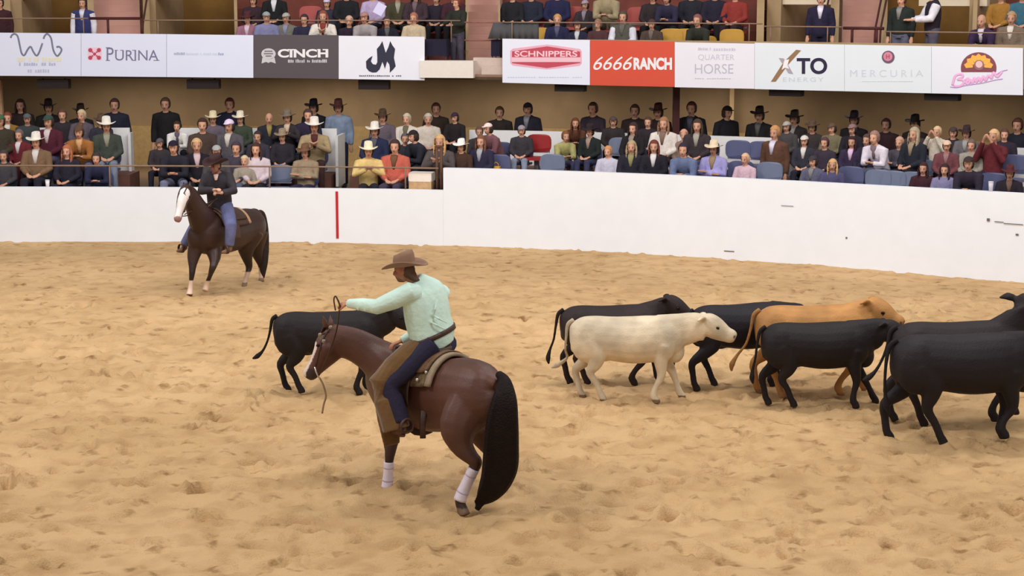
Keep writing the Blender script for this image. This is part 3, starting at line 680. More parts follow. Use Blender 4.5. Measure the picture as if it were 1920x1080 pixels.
# ================================================================== nearest horse
DK = (70, 40, 28)
RUMP = A(880, 735, 17.35)
trunk = [(A(938, 742, 17.02), (.06, .08)), (A(928, 745, 17.08), (.17, .22)), (A(906, 742, 17.2), (.26, .335)), (A(878, 742, 17.38), (.295, .375)), (A(846, 740, 17.6), (.285, .37)), (A(812, 738, 17.85), (.295, .39)),
         (A(778, 732, 18.08), (.29, .39)), (A(748, 722, 18.3), (.26, .37)), (A(722, 712, 18.5), (.21, .31)), (A(706, 708, 18.6), (.15, .22)), (A(700, 707, 18.65), (.07, .1))]
neck = [(A(745, 700, 18.3), (.2052, .319)), (A(722, 684, 18.42), (.162, .264)), (A(696, 664, 18.5), (.1242, .2035)), (A(668, 648, 18.54), (.108, .1815)), (A(642, 640, 18.56), (.0972, .1705)), (A(622, 636, 18.56), (.0864, .154))]
headp = [(A(630, 616, 18.56), (.055, .08)), (A(623, 632, 18.56), (.093, .140)), (A(617, 653, 18.55), (.100, .162)), (A(606, 670, 18.54), (.086, .128)), (A(595, 685, 18.53), (.068, .098)), (A(586, 696, 18.52), (.062, .084)), (A(580, 703, 18.52), (.060, .078)), (A(576, 709, 18.52), (.040, .050))]
LF = [(A(742, 745, 18.15), (.13, .16)), (A(737, 785, 18.05), (.10, .12)), (A(735, 822, 18.0), (.066, .080)), (A(731, 852, 17.97), (.052, .056)), (A(729, 872, 17.97), (.040, .042)), (A(727, 895, 17.98), (.036, .036)), (A(726, 908, 17.98), (.045, .045)), (A(725, 918, 17.97), (.05, .055)), (A(725, 924, 17.97), (.058, .062))]
RF = [(A(735, 740, 18.5), (.12, .15)), (A(730, 775, 18.6), (.09, .11)), (A(728, 806, 18.65), (.064, .072)), (A(728, 832, 18.68), (.05, .054)), (A(729, 855, 18.7), (.036, .036)), (A(729, 872, 18.7), (.044, .044)), (A(729, 884, 18.7), (.054, .056))]
LH = [(A(884, 760, 17.2), (.19, .25)), (A(862, 800, 17.12), (.16, .21)), (A(866, 835, 17.08), (.10, .125)), (A(884, 858, 17.05), (.062, .078)), (A(893, 868, 17.05), (.056, .064)), (A(884, 888, 17.07), (.045, .048)), (A(870, 915, 17.08), (.042, .042)), (A(862, 936, 17.08), (.050, .050)), (A(866, 952, 17.06), (.050, .054)), (A(871, 967, 17.03), (.060, .066))]
RH = [(A(905, 755, 17.45), (.18, .24)), (A(906, 800, 17.5), (.15, .19)), (A(920, 835, 17.5), (.10, .12)), (A(932, 862, 17.45), (.056, .066)), (A(924, 885, 17.5), (.044, .046)), (A(912, 915, 17.5), (.040, .040)), (A(905, 932, 17.5), (.048, .05)), (A(903, 944, 17.5), (.058, .062))]
HD = (A(579, 703, 18.52)-A(621, 632, 18.56)).normalized()
def ext1(bm, tb):
    for e0, e1, e2 in (((612, 614, 18.50), (608, 600, 18.48), (605, 590, 18.47)), ((622, 612, 18.66), (620, 599, 18.68), (618, 589, 18.69))):
        tube(bm, [A(*e0), (A(*e0)+A(*e1))/2, A(*e1), A(*e2)], [(.026, .026), (.034, .026), (.026, .018), (.006, .006)], 8, ref=(0, 1, 0))
    ell(bm, A(612, 658, 18.46), (.075, .04, .085)); ell(bm, A(597, 646, 18.48), (.03, .02, .026))       # cheek, eye ridge
    ell(bm, A(848, 800, 17.1), (.12, .12, .20)); ell(bm, A(900, 738, 17.12), (.18, .14, .24)); ell(bm, A(925, 745, 17.3), (.14, .12, .2))
    ell(bm, A(735, 745, 18.2), (.13, .14, .24)); ell(bm, A(712, 735, 18.45), (.10, .10, .16))
    tb([(A(876, 698, 17.42), (.18, .10)), (A(908, 706, 17.2), (.16, .10)), (A(936, 722, 17.03), (.08, .06))], 12)
EYE1 = A(596, 648, 18.43)
blaze = [A(587, 648, 18.50), A(580, 664, 18.50), A(574, 678, 18.50), A(569, 690, 18.50), A(566, 700, 18.50)]
def seg_d(p, pts):
    best = 9
    for a, b in zip(pts[:-1], pts[1:]):
        ab = b-a; t = max(0, min(1, (p-a).dot(ab)/ab.length_squared)); best = min(best, (p-a-ab*t).length)
    return best
def coat1(co):
    z = co.z
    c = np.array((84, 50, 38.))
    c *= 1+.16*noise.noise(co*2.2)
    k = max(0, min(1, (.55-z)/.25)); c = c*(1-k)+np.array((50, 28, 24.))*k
    if (co-HD*0-A(579, 703, 18.52)).length < .10: c = np.array((56, 38, 34.))
    x, y, _ = proj(co)
    if z < .055: c = np.array((110, 86, 62.))
    if seg_d(co, blaze) < .054 and co.x < A(590, 0, 18.5).x+.02: c = np.array((226, 206, 196.))
    if (co-EYE1).length < .02: c = np.array((14, 10, 8.))
    return tuple(c)
coat_m = mat('horse_coat', (84, 50, 38), .52, .10, 4, .12, 50, attr=True, spec=.5)
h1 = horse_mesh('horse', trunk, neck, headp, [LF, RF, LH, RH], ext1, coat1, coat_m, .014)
tag(h1, 'nearest horse, sorrel brown with thin white blaze, crouching with head low', 'horse', 'ridden horses')
eb = bmesh.new(); ell(eb, EYE1+Vector((.0, .004, 0)), (.02, .016, .018)); finish('eye', eb, mat('eye_dark', (18, 12, 10), .2, 0), h1, True)
# tail: one thick dark fall of hair
bm = bmesh.new()
TT = [(A(934, 700, 17.02), (.035, .035)), (A(946, 716, 16.93), (.065, .07)), (A(946, 748, 16.86), (.12, .12)), (A(942, 790, 16.84), (.155, .13)), (A(940, 835, 16.86), (.17, .13)), (A(938, 872, 16.9), (.175, .13)), (A(930, 900, 16.92), (.155, .12)), (A(917, 921, 16.95), (.12, .10)), (A(904, 934, 16.97), (.075, .06)), (A(895, 938, 16.98), (.03, .03))]
S_ = cr([tuple(p)+tuple(r) for p, r in TT], 4); tube(bm, [tuple(q[:3]) for q in S_], [(q[3], q[4]) for q in S_], 18, ref=(0, 1, 0))
rng = random.Random(3)
for k in range(26):
    o_ = rng.uniform(-.8, .8); dd = rng.uniform(-.5, .5); pts = []
    for i, (p, r) in enumerate(TT[1:]):
        pts.append(p+Vector((r[0]*o_, -r[1]*(.78+.12*dd), 0))+Vector((0, 0, -.004*k if i == 8 else 0)))
    tube(bm, [tuple(q) for q in cr([tuple(p) for p in pts], 3)], [.018]*20+[.012]*8, 6, ref=(0, 1, 0))
organic('tail', bm, .012, 2, mat('tail_hair', (24, 14, 13), .6, .25, 14, .6, 60, spec=.15), h1)
# mane lying on the far side of the neck, forelock
bm = bmesh.new()
mp = [A(620, 612, 18.62), A(640, 616, 18.64), A(668, 624, 18.62), A(700, 636, 18.6), (A(735, 652, 18.5))]
for i in range(22):
    t = i/21*3.999; a = int(t); q = mp[a].lerp(mp[min(a+1, 4)], t-a)
    tube(bm, [q, q+Vector((0, .06, .008)), q+Vector((.01, .13, -.07)), q+Vector((.02, .15, -.2))], [.012, .02, .018, .006], 6, ref=(1, 0, 0))
for i in range(5):
    q = A(612+i*1.5, 609, 18.52+.02*i); tube(bm, [q, q+Vector((-.04, -.01, -.04)), q+Vector((-.07, -.02, -.11))], [.012, .012, .004], 6, ref=(0, 1, 0))
organic('mane', bm, .010, 1, mat('mane_hair', (84, 50, 36), .6, .25, 20, .4, 60), h1)
# white protective leg boots
def leg_boot(pts, par, m):
    bm = bmesh.new(); S_ = cr([tuple(p)+(r,) for p, r in pts], 4); tube(bm, [tuple(q[:3]) for q in S_], [float(q[3]) for q in S_], 16, ref=(1, 0, 0))
    o = finish('leg_boot', bm, m, par, True); o['label'] = 'white leg boot'
    for f in (.3, .7):
        i = int(f*(len(S_)-1)); a, b = Vector(S_[i][:3]), Vector(S_[min(i+1, len(S_)-1)][:3]); d = (b-a).normalized()*.008
        bs = bmesh.new(); tube(bs, [a-d, a+d], [float(S_[i][3])+.003]*2, 16, ref=(1, 0, 0)); finish('strap', bs, mat('boot_strap', (198, 186, 206), .7), o, True)
bw = mat('boot_white', (226, 216, 230), .7, .04, 20)
leg_boot([(A(729, 866, 17.97), .052), (A(728.5, 880, 17.97), .050), (A(727, 900, 17.98), .054), (A(726, 914, 17.98), .062)], h1, bw)
leg_boot([(A(889, 878, 17.06), .058), (A(880, 896, 17.07), .056), (A(868, 922, 17.08), .060), (A(862, 938, 17.08), .064)], h1, bw)
leg_boot([(A(729, 845, 18.7), .044), (A(729, 862, 18.7), .044), (A(729, 874, 18.7), .052)], h1, bw)

# ------------------------------------------------------------------ saddle blanket, saddle, bridle
X_ = (A(850, 740, 17.6)-A(778, 740, 18.1)).normalized(); X_.z = 0; X_.normalize()       # toward the tail
L_ = Vector((-X_.y, X_.x, 0)); 
if L_.y > 0: L_ = -L_                                                                    # the horse's left, toward us
BC = A(818, 735, 17.82)                                                                  # barrel centre under the seat
def wrap(x0, x1, a0, a1, off, nx=14, na=28, hole=None, corner=.0):
    """grid wrapped over the barrel; x toward tail in m, angle 0 = top, + = left side"""
    S_ = cr([tuple(p)+tuple(r) for p, r in trunk], 8); S_ = [s for s in S_]
    bm = bmesh.new(); G = []
    xs_ = [(Vector(s[:3])-BC).dot(X_) for s in S_]
    for i in range(nx+1):
        x = x0+(x1-x0)*i/nx; j = min(range(len(xs_)), key=lambda k: abs(xs_[k]-x)); s = S_[j]; row = []
        c = Vector(s[:3])+X_*(x-xs_[j])
        for k in range(na+1):
            f = k/na*2-1; a_lim = a1 if f > 0 else -a0; edge = abs(i/nx*2-1)
            a = abs(f)*a_lim*(1-corner*max(0, edge-.6)**2*6)*(1 if f > 0 else -1)
            row.append(bm.verts.new(c+L_*math.sin(a)*(s[3]+off)+Vector((0, 0, 1))*math.cos(a)*(s[4]+off)))
        G.append(row)
    for i in range(nx):
        for k in range(na): bm.faces.new((G[i][k], G[i][k+1], G[i+1][k+1], G[i+1][k]))
    return bm
bm = wrap(-.42, .30, -1.25, 1.28, .016, corner=.12)
bk = finish('saddle_blanket', bm, mat('woven_blanket', (112, 92, 66), .9, .3, 26, .5, 90), None, True)
sd = bk.modifiers.new('s', 'SOLIDIFY'); sd.thickness = .03; sd.offset = 1
tag(bk, 'olive brown woven saddle blanket under the saddle of the nearest horse', 'blanket')
bm = wrap(.255, .325, -1.23, 1.26, .022, nx=3, corner=0); o = finish('border', bm, mat('blanket_border', (150, 132, 110), .9, .12, 20), bk, True); sd = o.modifiers.new('s', 'SOLIDIFY'); sd.thickness = .035; sd.offset = 1
leather = mat('dark_leather', (72, 50, 42), .45, .2, 10, .2, 60); leather2 = mat('brown_leather', (104, 76, 52), .5, .25, 14, .3, 60)
bm = wrap(-.36, .24, -.85, .95, .055, corner=.1); sad = finish('saddle', bm, leather2, None, True); sd = sad.modifiers.new('s', 'SOLIDIFY'); sd.thickness = .022; sd.offset = 1
tag(sad, 'brown leather western saddle on the nearest horse', 'saddle')
top = BC+Vector((0, 0, .39))
bm = bmesh.new()
cant = []
for k in range(13):
    a = -1.15+2.3*k/12; cant.append(top+X_*(.10-.10*abs(math.sin(a))**2*1.4)+L_*math.sin(a)*.20+Vector((0, 0, .045+.10*math.cos(a)**1.0)))
tube(bm, cant, [(.022, .03)]*13, 10); organic('cantle', bm, .01, 3, leather, sad)
bm = bmesh.new(); ell(bm, top+X_*-.06+Vector((0, 0, .06)), (.22, .19, .045), Matrix((X_, L_, Vector((0, 0, 1)))).transposed()); finish('seat', bm, leather, sad, True)
bm = bmesh.new(); hb = top+X_*-.34+Vector((0, 0, .05)); tube(bm, [hb-Vector((0, 0, .06)), hb+Vector((0, 0, .04)), hb+Vector((0, 0, .10)), hb+Vector((0, 0, .125))], [.06, .028, .026, .02], 12, ref=(1, 0, 0)); ell(bm, hb+Vector((0, 0, .13)), (.045, .045, .016)); organic('horn', bm, .008, 2, leather, sad)
bm = wrap(-.22, .02, -.1, 1.75, .075, nx=8, na=24); o = finish('fender', bm, leather, sad, True); sd = o.modifiers.new('s', 'SOLIDIFY'); sd.thickness = .012
bm = bmesh.new(); cc = [A(768+4*math.cos(a), 742+4*math.sin(a), 17.5) for a in (0, 2, 4)]; 
for q in ((799, 698, 17.47), (782, 712, 17.5), (806, 734, 17.46)):
    bm2 = bmesh.new(); ell(bm2, A(*q), (.018, .012, .018), n=10); finish('concho', bm2, mat('silver', (220, 214, 210), .25, .05, metal=.8), sad, True)
bm.free()
# stirrup below the rider's boot
def stirrup(c, side, par, s=1.0, m=leather):
    bm = bmesh.new(); side = Vector(side).normalized(); pts = []
    for k in range(17):
        a = PI*.5+2*PI*k/16; pts.append(Vector(c)+side*math.cos(a)*.072*s+Vector((0, 0, math.sin(a)*.08*s if math.sin(a) > -.6 else -.055*s)))
    tube(bm, pts, [(.010*s, .028*s)]*17, 8, ref=side.cross(Vector((0, 0, 1)))); return organic('stirrup', bm, .008, 1, m, par)
FT = A(762, 806, 17.42)
stirrup(FT+Vector((0, 0, .035)), L_, sad)
bm = bmesh.new(); tube(bm, [A(795, 770, 17.5), A(792, 800, 17.5), A(793, 822, 17.5)], [(.03, .008)]*3, 8, ref=(0, 1, 0)); finish('cinch_strap', bm, leather, sad, True)
bm = bmesh.new(); sseg = [s for s in cr([tuple(p)+tuple(r) for p, r in trunk], 8)]
xs_ = [(Vector(s[:3])-BC).dot(X_) for s in sseg]; j = min(range(len(xs_)), key=lambda k: abs(xs_[k]+.2)); s = sseg[j]
tube(bm, [Vector(s[:3])+L_*math.sin(a)*(s[3]+.012)+Vector((0, 0, math.cos(a)*(s[4]+.012))) for a in [1+k*.3 for k in range(15)]], [(.05, .012)]*15, 8, ref=X_); finish('girth', bm, mat('girth_web', (60, 46, 40), .9), sad, True)
# bridle with reins up to the raised hand and one loose end hanging
br = bmesh.new()
tube(br, [A(623, 612, 18.42), A(614, 622, 18.41), A(604, 640, 18.40), A(598, 662, 18.41), A(592, 688, 18.42)], [(.010, .006)]*5, 8, ref=(0, 1, 0))
tube(br, [A(598, 628, 18.44), A(606, 626, 18.41), A(618, 622, 18.43)], [(.010, .006)]*3, 8, ref=(0, 1, 0))
bri = finish('bridle', br, leather, None, True); tag(bri, 'leather bridle with reins drawn up to the raised hand of the near rider', 'bridle')
for q in ((607, 640, 18.385), (600, 628, 18.42), (620, 614, 18.42)):
    bm = bmesh.new(); ell(bm, A(*q), (.022, .012, .022), n=10); finish('concho', bm, mat('tarnished_silver', (150, 140, 120), .35, .1, metal=.5), bri, True)
bm = bmesh.new(); tube(bm, [A(590, 688, 18.41), A(593, 698, 18.41), A(598, 708, 18.41)], [.009]*3, 8); finish('bit', bm, mat('silver', (220, 214, 210), .25, .05, metal=.8), bri, True)
HAND = A(640, 570, 18.02)
for dy, m_ in ((0, leather), (.09, leather)):
    bm = bmesh.new(); tube(bm, [tuple(q) for q in cr([tuple(p) for p in (A(597, 706, 18.42)+Vector((0, dy, 0)), A(612, 672, 18.34)+Vector((0, dy, 0)), A(630, 622, 18.16)+Vector((0, dy*.5, 0)), HAND+Vector((-.02, 0, -.03)), A(634, 562, 18.0))], 5)], [.0075]*30, 6, ref=(0, 1, 0)); finish('rein', bm, m_, bri, True)
bm = bmesh.new(); tube(bm, [tuple(q) for q in cr([tuple(p) for p in (A(638, 575, 17.98), A(630, 556, 17.98), A(626, 562, 17.98), A(629, 582, 17.98))], 5)], [.0075]*16, 6, ref=(0, 1, 0)); finish('rein_loop', bm, leather, bri, True)
bm = bmesh.new(); tube(bm, [tuple(q) for q in cr([tuple(p) for p in (A(599, 708, 18.41), A(606, 722, 18.4), A(611, 742, 18.4), A(607, 758, 18.4), A(604, 775, 18.4))], 5)], [.010]*21, 6, ref=(0, 1, 0)); finish('rein_end', bm, mat('frayed_rein', (150, 124, 100), .9), bri, True)

# ------------------------------------------------------------------ nearest rider
HC = A(757, 507, 17.82)                 # head centre
ff = Vector((-1, .28, -.12)).normalized()
SL, SR = A(772, 546, 17.66), A(826, 546, 18.02)
HIP, HIPR = A(812, 645, 17.72), A(836, 640, 18.02)
EL, WR = A(706, 573, 17.70), A(653, 569, 17.98)
ELR, WRR = A(800, 615, 18.32), A(752, 640, 18.22)
KN, AN = A(728, 722, 17.55), A(752, 792, 17.47)
KNR, ANR = A(775, 715, 18.72), A(772, 775, 18.66)
TO = cr([tuple(p)+tuple(r) for p, r in ((A(824, 652, 17.86), (.15, .12)), (A(814, 632, 17.86), (.225, .17)), (A(804, 604, 17.86), (.235, .175)), (A(799, 574, 17.85), (.24, .165)), (A(795, 550, 17.85), (.225, .135)), (A(786, 533, 17.85), (.12, .085)), (A(778, 524, 17.84), (.062, .06)))], 3)
BACK = Vector((.7, -.7, 0))
def torso(bm, g):
    tube(bm, [tuple(q[:3]) for q in TO], [(q[3]+g, q[4]+g) for q in TO], 18, ref=Vector((-.7, .72, 0)))
bm = bmesh.new(); torso(bm, 0)
P1 = head(bm, HC, ff, s=1.02)
tube(bm, [A(783, 532, 17.85), A(772, 521, 17.84), A(764, 512, 17.83)], [.065, .060, .058], 12, ref=(1, 0, 0))
for a, b, c in ((SL, EL, WR), (SR, ELR, WRR)):
    tube(bm, [a, a.lerp(b, .5), b, b.lerp(c, .4), c], [.060, .052, .042, .040, .028], 10)
hand(bm, WR, (HAND-WR), (0.1, .5, -1), 1.05, .95, side=-1)
hand(bm, WRR, (A(744, 643, 18.2)-WRR), (0, 0, -1), 1.0, .6, side=1)
for a, k_, n_ in ((HIP, KN, AN), (HIPR, KNR, ANR)):
    tube(bm, [a, a.lerp(k_, .5), k_, k_.lerp(n_, .35), n_], [.095, .085, .062, .058, .04], 12)
for n_ in (AN, ANR):
    tube(bm, [n_, n_+Vector((0, 0, -.06)), n_+X_*-.08+Vector((0, 0, -.09)), n_+X_*-.17+Vector((0, 0, -.095))], [.04, .042, .038, .028], 10)
fc = face_colour(P1, (168, 110, 84), 1.02, (120, 84, 66))
def skin1(co):
    r = fc(co); return r if r else (188, 128, 98)
rd = organic('person', bm, .010, 3, mat('skin', SKIN, .55, .05, 10, attr=True), None, skin1)
tag(rd, 'person in mint shirt and brown hat riding the nearest horse, arm stretched out', 'person', 'riders')
shirt_m = mat('mint_cotton', (206, 234, 222), .75, .05, 6, .5, 16)
bm = bmesh.new(); torso(bm, .022)
for a, b, c in ((SL, EL, WR), (SR, ELR, WRR)):
    d = (c-b).normalized()
    tube(bm, [a.lerp(A(800, 555, 17.85), .25), a, a.lerp(b, .5)+Vector((0, 0, -.015)), b+Vector((0, 0, -.012)), b.lerp(c, .5), c-d*.03, c-d*.005], [.09, .10, .095, .078, .066, .048, .046], 14)
rng = random.Random(5)
for (p, q) in (((835, 618), (800, 600)), ((838, 606), (806, 588)), ((820, 560), (812, 600)), ((768, 570), (778, 548))):
    tube(bm, [A(p[0], p[1], 17.66), A((p[0]+q[0])/2, (p[1]+q[1])/2, 17.62), A(q[0], q[1], 17.66)], [.008, .014, .006], 8)
for t in (.35, .5, .62, .75, .88):
    q = SL.lerp(EL, t) if t < .6 else EL.lerp(WR, (t-.6)*2); tube(bm, [q+Vector((.03, -.05, .055)), q+Vector((0, -.075, 0)), q+Vector((-.03, -.05, -.06))], [.008, .014, .008], 8)
organic('shirt', bm, .011, 3, shirt_m, rd)
bm = bmesh.new(); tube(bm, [A(789, 535, 17.85), A(780, 527, 17.84)], [(.075, .075), (.072, .07)], 16, ref=(1, 0, 0)); finish('collar', bm, shirt_m, rd, True)
bm = bmesh.new()                                                                        # dark jeans at the hip and back of the leg
tube(bm, [tuple(q[:3]) for q in TO[:6]], [(q[3]+.017, q[4]+.017) for q in TO[:6]], 18, ref=Vector((-.7, .72, 0)))
for a, k_, n_ in ((HIP, KN, AN), (HIPR, KNR, ANR)):
    tube(bm, [a, a.lerp(k_, .5), k_, k_.lerp(n_, .35), n_], [.125, .115, .10, .10, .095], 14)
organic('jeans', bm, .012, 4, mat('dark_denim', (38, 34, 56), .8, .1, 12, .3, 30), rd)
bm = bmesh.new(); tube(bm, [tuple(q[:3]) for q in TO[1:4]], [(q[3]+.026, q[4]+.026) for q in TO[1:4]][:3], 20, ref=Vector((-.7, .72, 0))); bm.free()
# chaps: suede leg with a wide wing in front
def chaps(a, k_, n_, out, m, flare=1.0):
    bm = bmesh.new(); fwd = -X_
    tube(bm, [a+fwd*.07, a.lerp(k_, .35)+fwd*.085, a.lerp(k_, .7)+fwd*.085+out*.01, k_+fwd*.075+out*.015, k_.lerp(n_, .4)+fwd*.08+out*.02, k_.lerp(n_, .8)+fwd*.08+out*.02, n_+fwd*.06+Vector((0, 0, -.08))+out*.015],
         [(.13, .13), (.165, .165), (.16, .16), (.145, .15), (.14, .14), (.135, .135), (.14, .135)], 16)
    w = [a.lerp(k_, .6)+fwd*.12, k_+fwd*.13, k_.lerp(n_, .45)+fwd*.16, k_.lerp(n_, .9)+fwd*.19+Vector((0, 0, -.02)), n_+fwd*.16+Vector((0, 0, -.26))]
    tube(bm, w, [(.04, .07), (.05, .10), (.05, .125), (.05, .14), (.03, .10)], 12, ref=out)
    return bm
brown_suede = mat('brown_suede', (104, 74, 38), .9, .14, 8, .3, 30, sheen=.3)
bm = chaps(HIP, KN, AN, L_, brown_suede)
ch = organic('chaps', bm, .012, 4, brown_suede, rd)
bm = chaps(HIPR, KNR, ANR, -L_, brown_suede); organic('chaps', bm, .014, 4, brown_suede, rd)
for k in range(9):
    q = KN.lerp(AN, .55+.07*k)-X_*(.285-.004*k); bm = bmesh.new(); tube(bm, [q, q-X_*.05+Vector((0, 0, -.06)), q-X_*.045+Vector((0, 0, -.13))], [(.009, .004), (.009, .004), (.004, .003)], 6, ref=L_); finish('fringe', bm, mat('fringe_suede', (74, 50, 30), .9), ch, True)
# belt, boot, hat, hair
bm = bmesh.new(); s0, s1 = TO[3], TO[4]; tube(bm, [tuple(s0[:3]), tuple(s1[:3])], [(s0[3]+.034, s0[4]+.034), (s1[3]+.032, s1[4]+.032)], 20, ref=Vector((-.7, .72, 0))); finish('belt', bm, leather, rd, True)
for n_ in (AN, ANR):
    bm = bmesh.new(); tube(bm, [n_+Vector((0, 0, .04)), n_+Vector((0, 0, -.04)), n_-X_*.02+Vector((0, 0, -.075)), n_-X_*.09+Vector((0, 0, -.095)), n_-X_*.17+Vector((0, 0, -.10)), n_-X_*.20+Vector((0, 0, -.10))], [.056, .052, .055, .048, .040, .018], 12)
    box(bm, n_+X_*.02+Vector((0, 0, -.125)), (.06, .06, .035)); organic('boot', bm, .009, 2, mat('boot_leather', (92, 66, 50), .5, .15, 10), rd)
cowboy_hat(P1(-.015, 0, .055), ff, (142, 112, 92), rd, 1.08, tilt=-.02, curlk=.6)
bm = bmesh.new(); f_, l_, u_ = frame(ff)
ell(bm, P1(-.045, 0, .0), (.072, .082, .085), Matrix((f_, l_, u_)).transposed()); ell(bm, P1(-.08, 0, -.055), (.045, .066, .05), Matrix((f_, l_, u_)).transposed())
tube(bm, [P1(-.08, 0, -.07), P1(-.12, 0, -.10), P1(-.155, -.02, -.115)], [(.06, .03), (.05, .025), (.02, .012)], 10); organic('hair', bm, .009, 2, mat('brown_hair', (92, 66, 52), .8, .2, 30), rd)
# ================================================================== far horse, three-quarter front view
trunk2 = [(A(488, 420, 31.42), (.07, .09)), (A(483, 421, 31.36), (.19, .22)), (A(470, 424, 31.18), (.27, .31)), (A(452, 428, 30.95), (.285, .335)), (A(434, 434, 30.68), (.29, .345)), (A(416, 437, 30.42), (.29, .355)),
          (A(400, 437, 30.2), (.285, .36)), (A(386, 438, 30.02), (.27, .35)), (A(376, 438, 29.88), (.23, .29)), (A(370, 438, 29.80), (.15, .2)), (A(368, 438, 29.77), (.07, .09))]
neck2 = [(A(386, 424, 30.05), (.22, .30)), (A(376, 408, 29.88), (.19, .275)), (A(368, 392, 29.72), (.155, .225)), (A(361, 376, 29.60), (.125, .185)), (A(354, 363, 29.52), (.10, .15)), (A(350, 356, 29.48), (.07, .10))]
head2 = [(A(352, 350, 29.52), (.06, .07)), (A(349, 358, 29.46), (.095, .13)), (A(345, 370, 29.38), (.10, .145)), (A(341, 382, 29.30), (.085, .118)), (A(338, 393, 29.24), (.066, .09)), (A(335, 403, 29.18), (.060, .078)), (A(333, 411, 29.14), (.062, .076)), (A(332, 416, 29.12), (.04, .05))]
LFa = [(A(370, 455, 29.92), (.12, .15)), (A(363, 480, 29.86), (.09, .11)), (A(361, 500, 29.80), (.058, .066)), (A(360, 513, 29.77), (.05, .052)), (A(358, 530, 29.76), (.036, .036)), (A(357, 541, 29.76), (.044, .044)), (A(356, 549, 29.74), (.052, .054)), (A(355, 554, 29.72), (.06, .062))]
LFb = [(A(396, 455, 30.05), (.13, .16)), (A(402, 478, 29.94), (.10, .12)), (A(401, 494, 29.84), (.066, .072)), (A(398, 504, 29.78), (.055, .058)), (A(393, 519, 29.90), (.038, .038)), (A(388, 532, 29.94), (.044, .044)), (A(386, 540, 29.93), (.05, .052)), (A(384, 546, 29.90), (.058, .058))]
LHa = [(A(470, 435, 31.05), (.18, .24)), (A(462, 462, 30.95), (.13, .17)), (A(463, 482, 31.0), (.08, .10)), (A(467, 500, 31.06), (.055, .062)), (A(463, 516, 31.0), (.042, .043)), (A(459, 530, 30.95), (.045, .046)), (A(458, 538, 30.9), (.052, .054)), (A(457, 543, 30.87), (.060, .062))]
LHb = [(A(480, 435, 31.3), (.17, .22)), (A(480, 462, 31.35), (.12, .15)), (A(484, 482, 31.42), (.07, .085)), (A(489, 497, 31.5), (.052, .056)), (A(489, 511, 31.48), (.038, .038)), (A(490, 521, 31.46), (.046, .046)), (A(490, 529, 31.42), (.056, .058))]
def ext2(bm, tb):
    for e0, e1, e2 in (((347, 352, 29.46), (345, 345, 29.44), (344, 338, 29.43)), ((356, 352, 29.58), (356, 345, 29.6), (356, 338, 29.61))):
        tube(bm, [A(*e0), (A(*e0)+A(*e1))/2, A(*e1), A(*e2)], [(.028, .024), (.034, .024), (.026, .018), (.007, .007)], 8, ref=(0, 1, 0))
    ell(bm, A(352, 378, 29.5), (.08, .08, .11)); ell(bm, A(366, 445, 29.86), (.14, .13, .2)); ell(bm, A(388, 450, 29.95), (.13, .13, .2))
    ell(bm, A(476, 416, 31.25), (.18, .2, .24)); ell(bm, A(462, 440, 30.95), (.13, .14, .22))
face2 = [A(347, 362, 29.33), A(342, 378, 29.22), A(337, 394, 29.13), A(333, 408, 29.06)]
def coat2(co):
    c = np.array((52, 31, 25.))*(1+.16*noise.noise(co*2.2)); z = co.z
    k = max(0, min(1, (.60-z)/.25)); c = c*(1-k)+np.array((34, 20, 18.))*k
    x, y, _ = proj(co)
    if z < .27 and 340 < x < 372: c = np.array((216, 190, 170.))
    if z < .24 and 372 <= x < 410: c = np.array((206, 176, 150.))
    if z < .22 and x > 440: c = np.array((190, 158, 136.))
    if z < .05: c = np.array((120, 92, 70.))
    if seg_d(co, face2) < .085 and co.z > 1.02: c = np.array((232, 222, 218.))
    if (co-A(333, 413, 29.1)).length < .07: c = np.array((150, 116, 110.))
    if (co-A(355, 370, 29.36)).length < .03 or (co-A(338, 370, 29.36)).length < .03: c = np.array((14, 10, 8.))
    return tuple(c)
h2 = horse_mesh('horse', trunk2, neck2, head2, [LFa, LFb, LHa, LHb], ext2, coat2, mat('dark_bay_coat', (66, 36, 26), .45, .10, 4, .12, 50, attr=True, spec=.4), .016)
tag(h2, 'dark bay horse with broad white blaze standing before the far wall', 'horse', 'ridden horses')
for q in ((354, 369, 29.36), (339, 369, 29.30)):
    bm = bmesh.new(); ell(bm, A(*q), (.02, .02, .02)); finish('eye', bm, mat('eye_dark', (18, 12, 10), .2, 0), h2, True)
bm = bmesh.new(); T2 = [(A(486, 396, 31.5), (.04, .04)), (A(491, 404, 31.56), (.07, .07)), (A(494, 430, 31.58), (.09, .08)), (A(494, 460, 31.55), (.10, .085)), (A(494, 488, 31.5), (.085, .07)), (A(493, 508, 31.48), (.06, .05)), (A(494, 522, 31.46), (.02, .02))]
S_ = cr([tuple(p)+tuple(r) for p, r in T2], 4); tube(bm, [tuple(q[:3]) for q in S_], [(q[3], q[4]) for q in S_], 14, ref=(0, 1, 0)); organic('tail', bm, .014, 2, mat('tail_hair', (40, 24, 18), .6, .25, 14, .6, 60), h2)
bm = bmesh.new()
mq = [A(352, 347, 29.55), A(364, 362, 29.75), A(376, 380, 29.95), A(388, 396, 30.15)]
for i in range(18):
    t = i/17*2.999; a = int(t); q = mq[a].lerp(mq[min(a+1, 3)], t-a); tube(bm, [q, q+Vector((-.04, -.04, -.04)), q+Vector((-.09, -.06, -.14)), q+Vector((-.10, -.06, -.22))], [.018, .024, .02, .006], 6, ref=(1, 0, 0))
tube(bm, [A(350, 346, 29.5), A(348, 352, 29.42), A(346, 360, 29.36)], [.03, .028, .008], 8); organic('mane', bm, .012, 1, mat('dark_mane', (30, 20, 18), .7, .25, 20, .4, 60), h2)
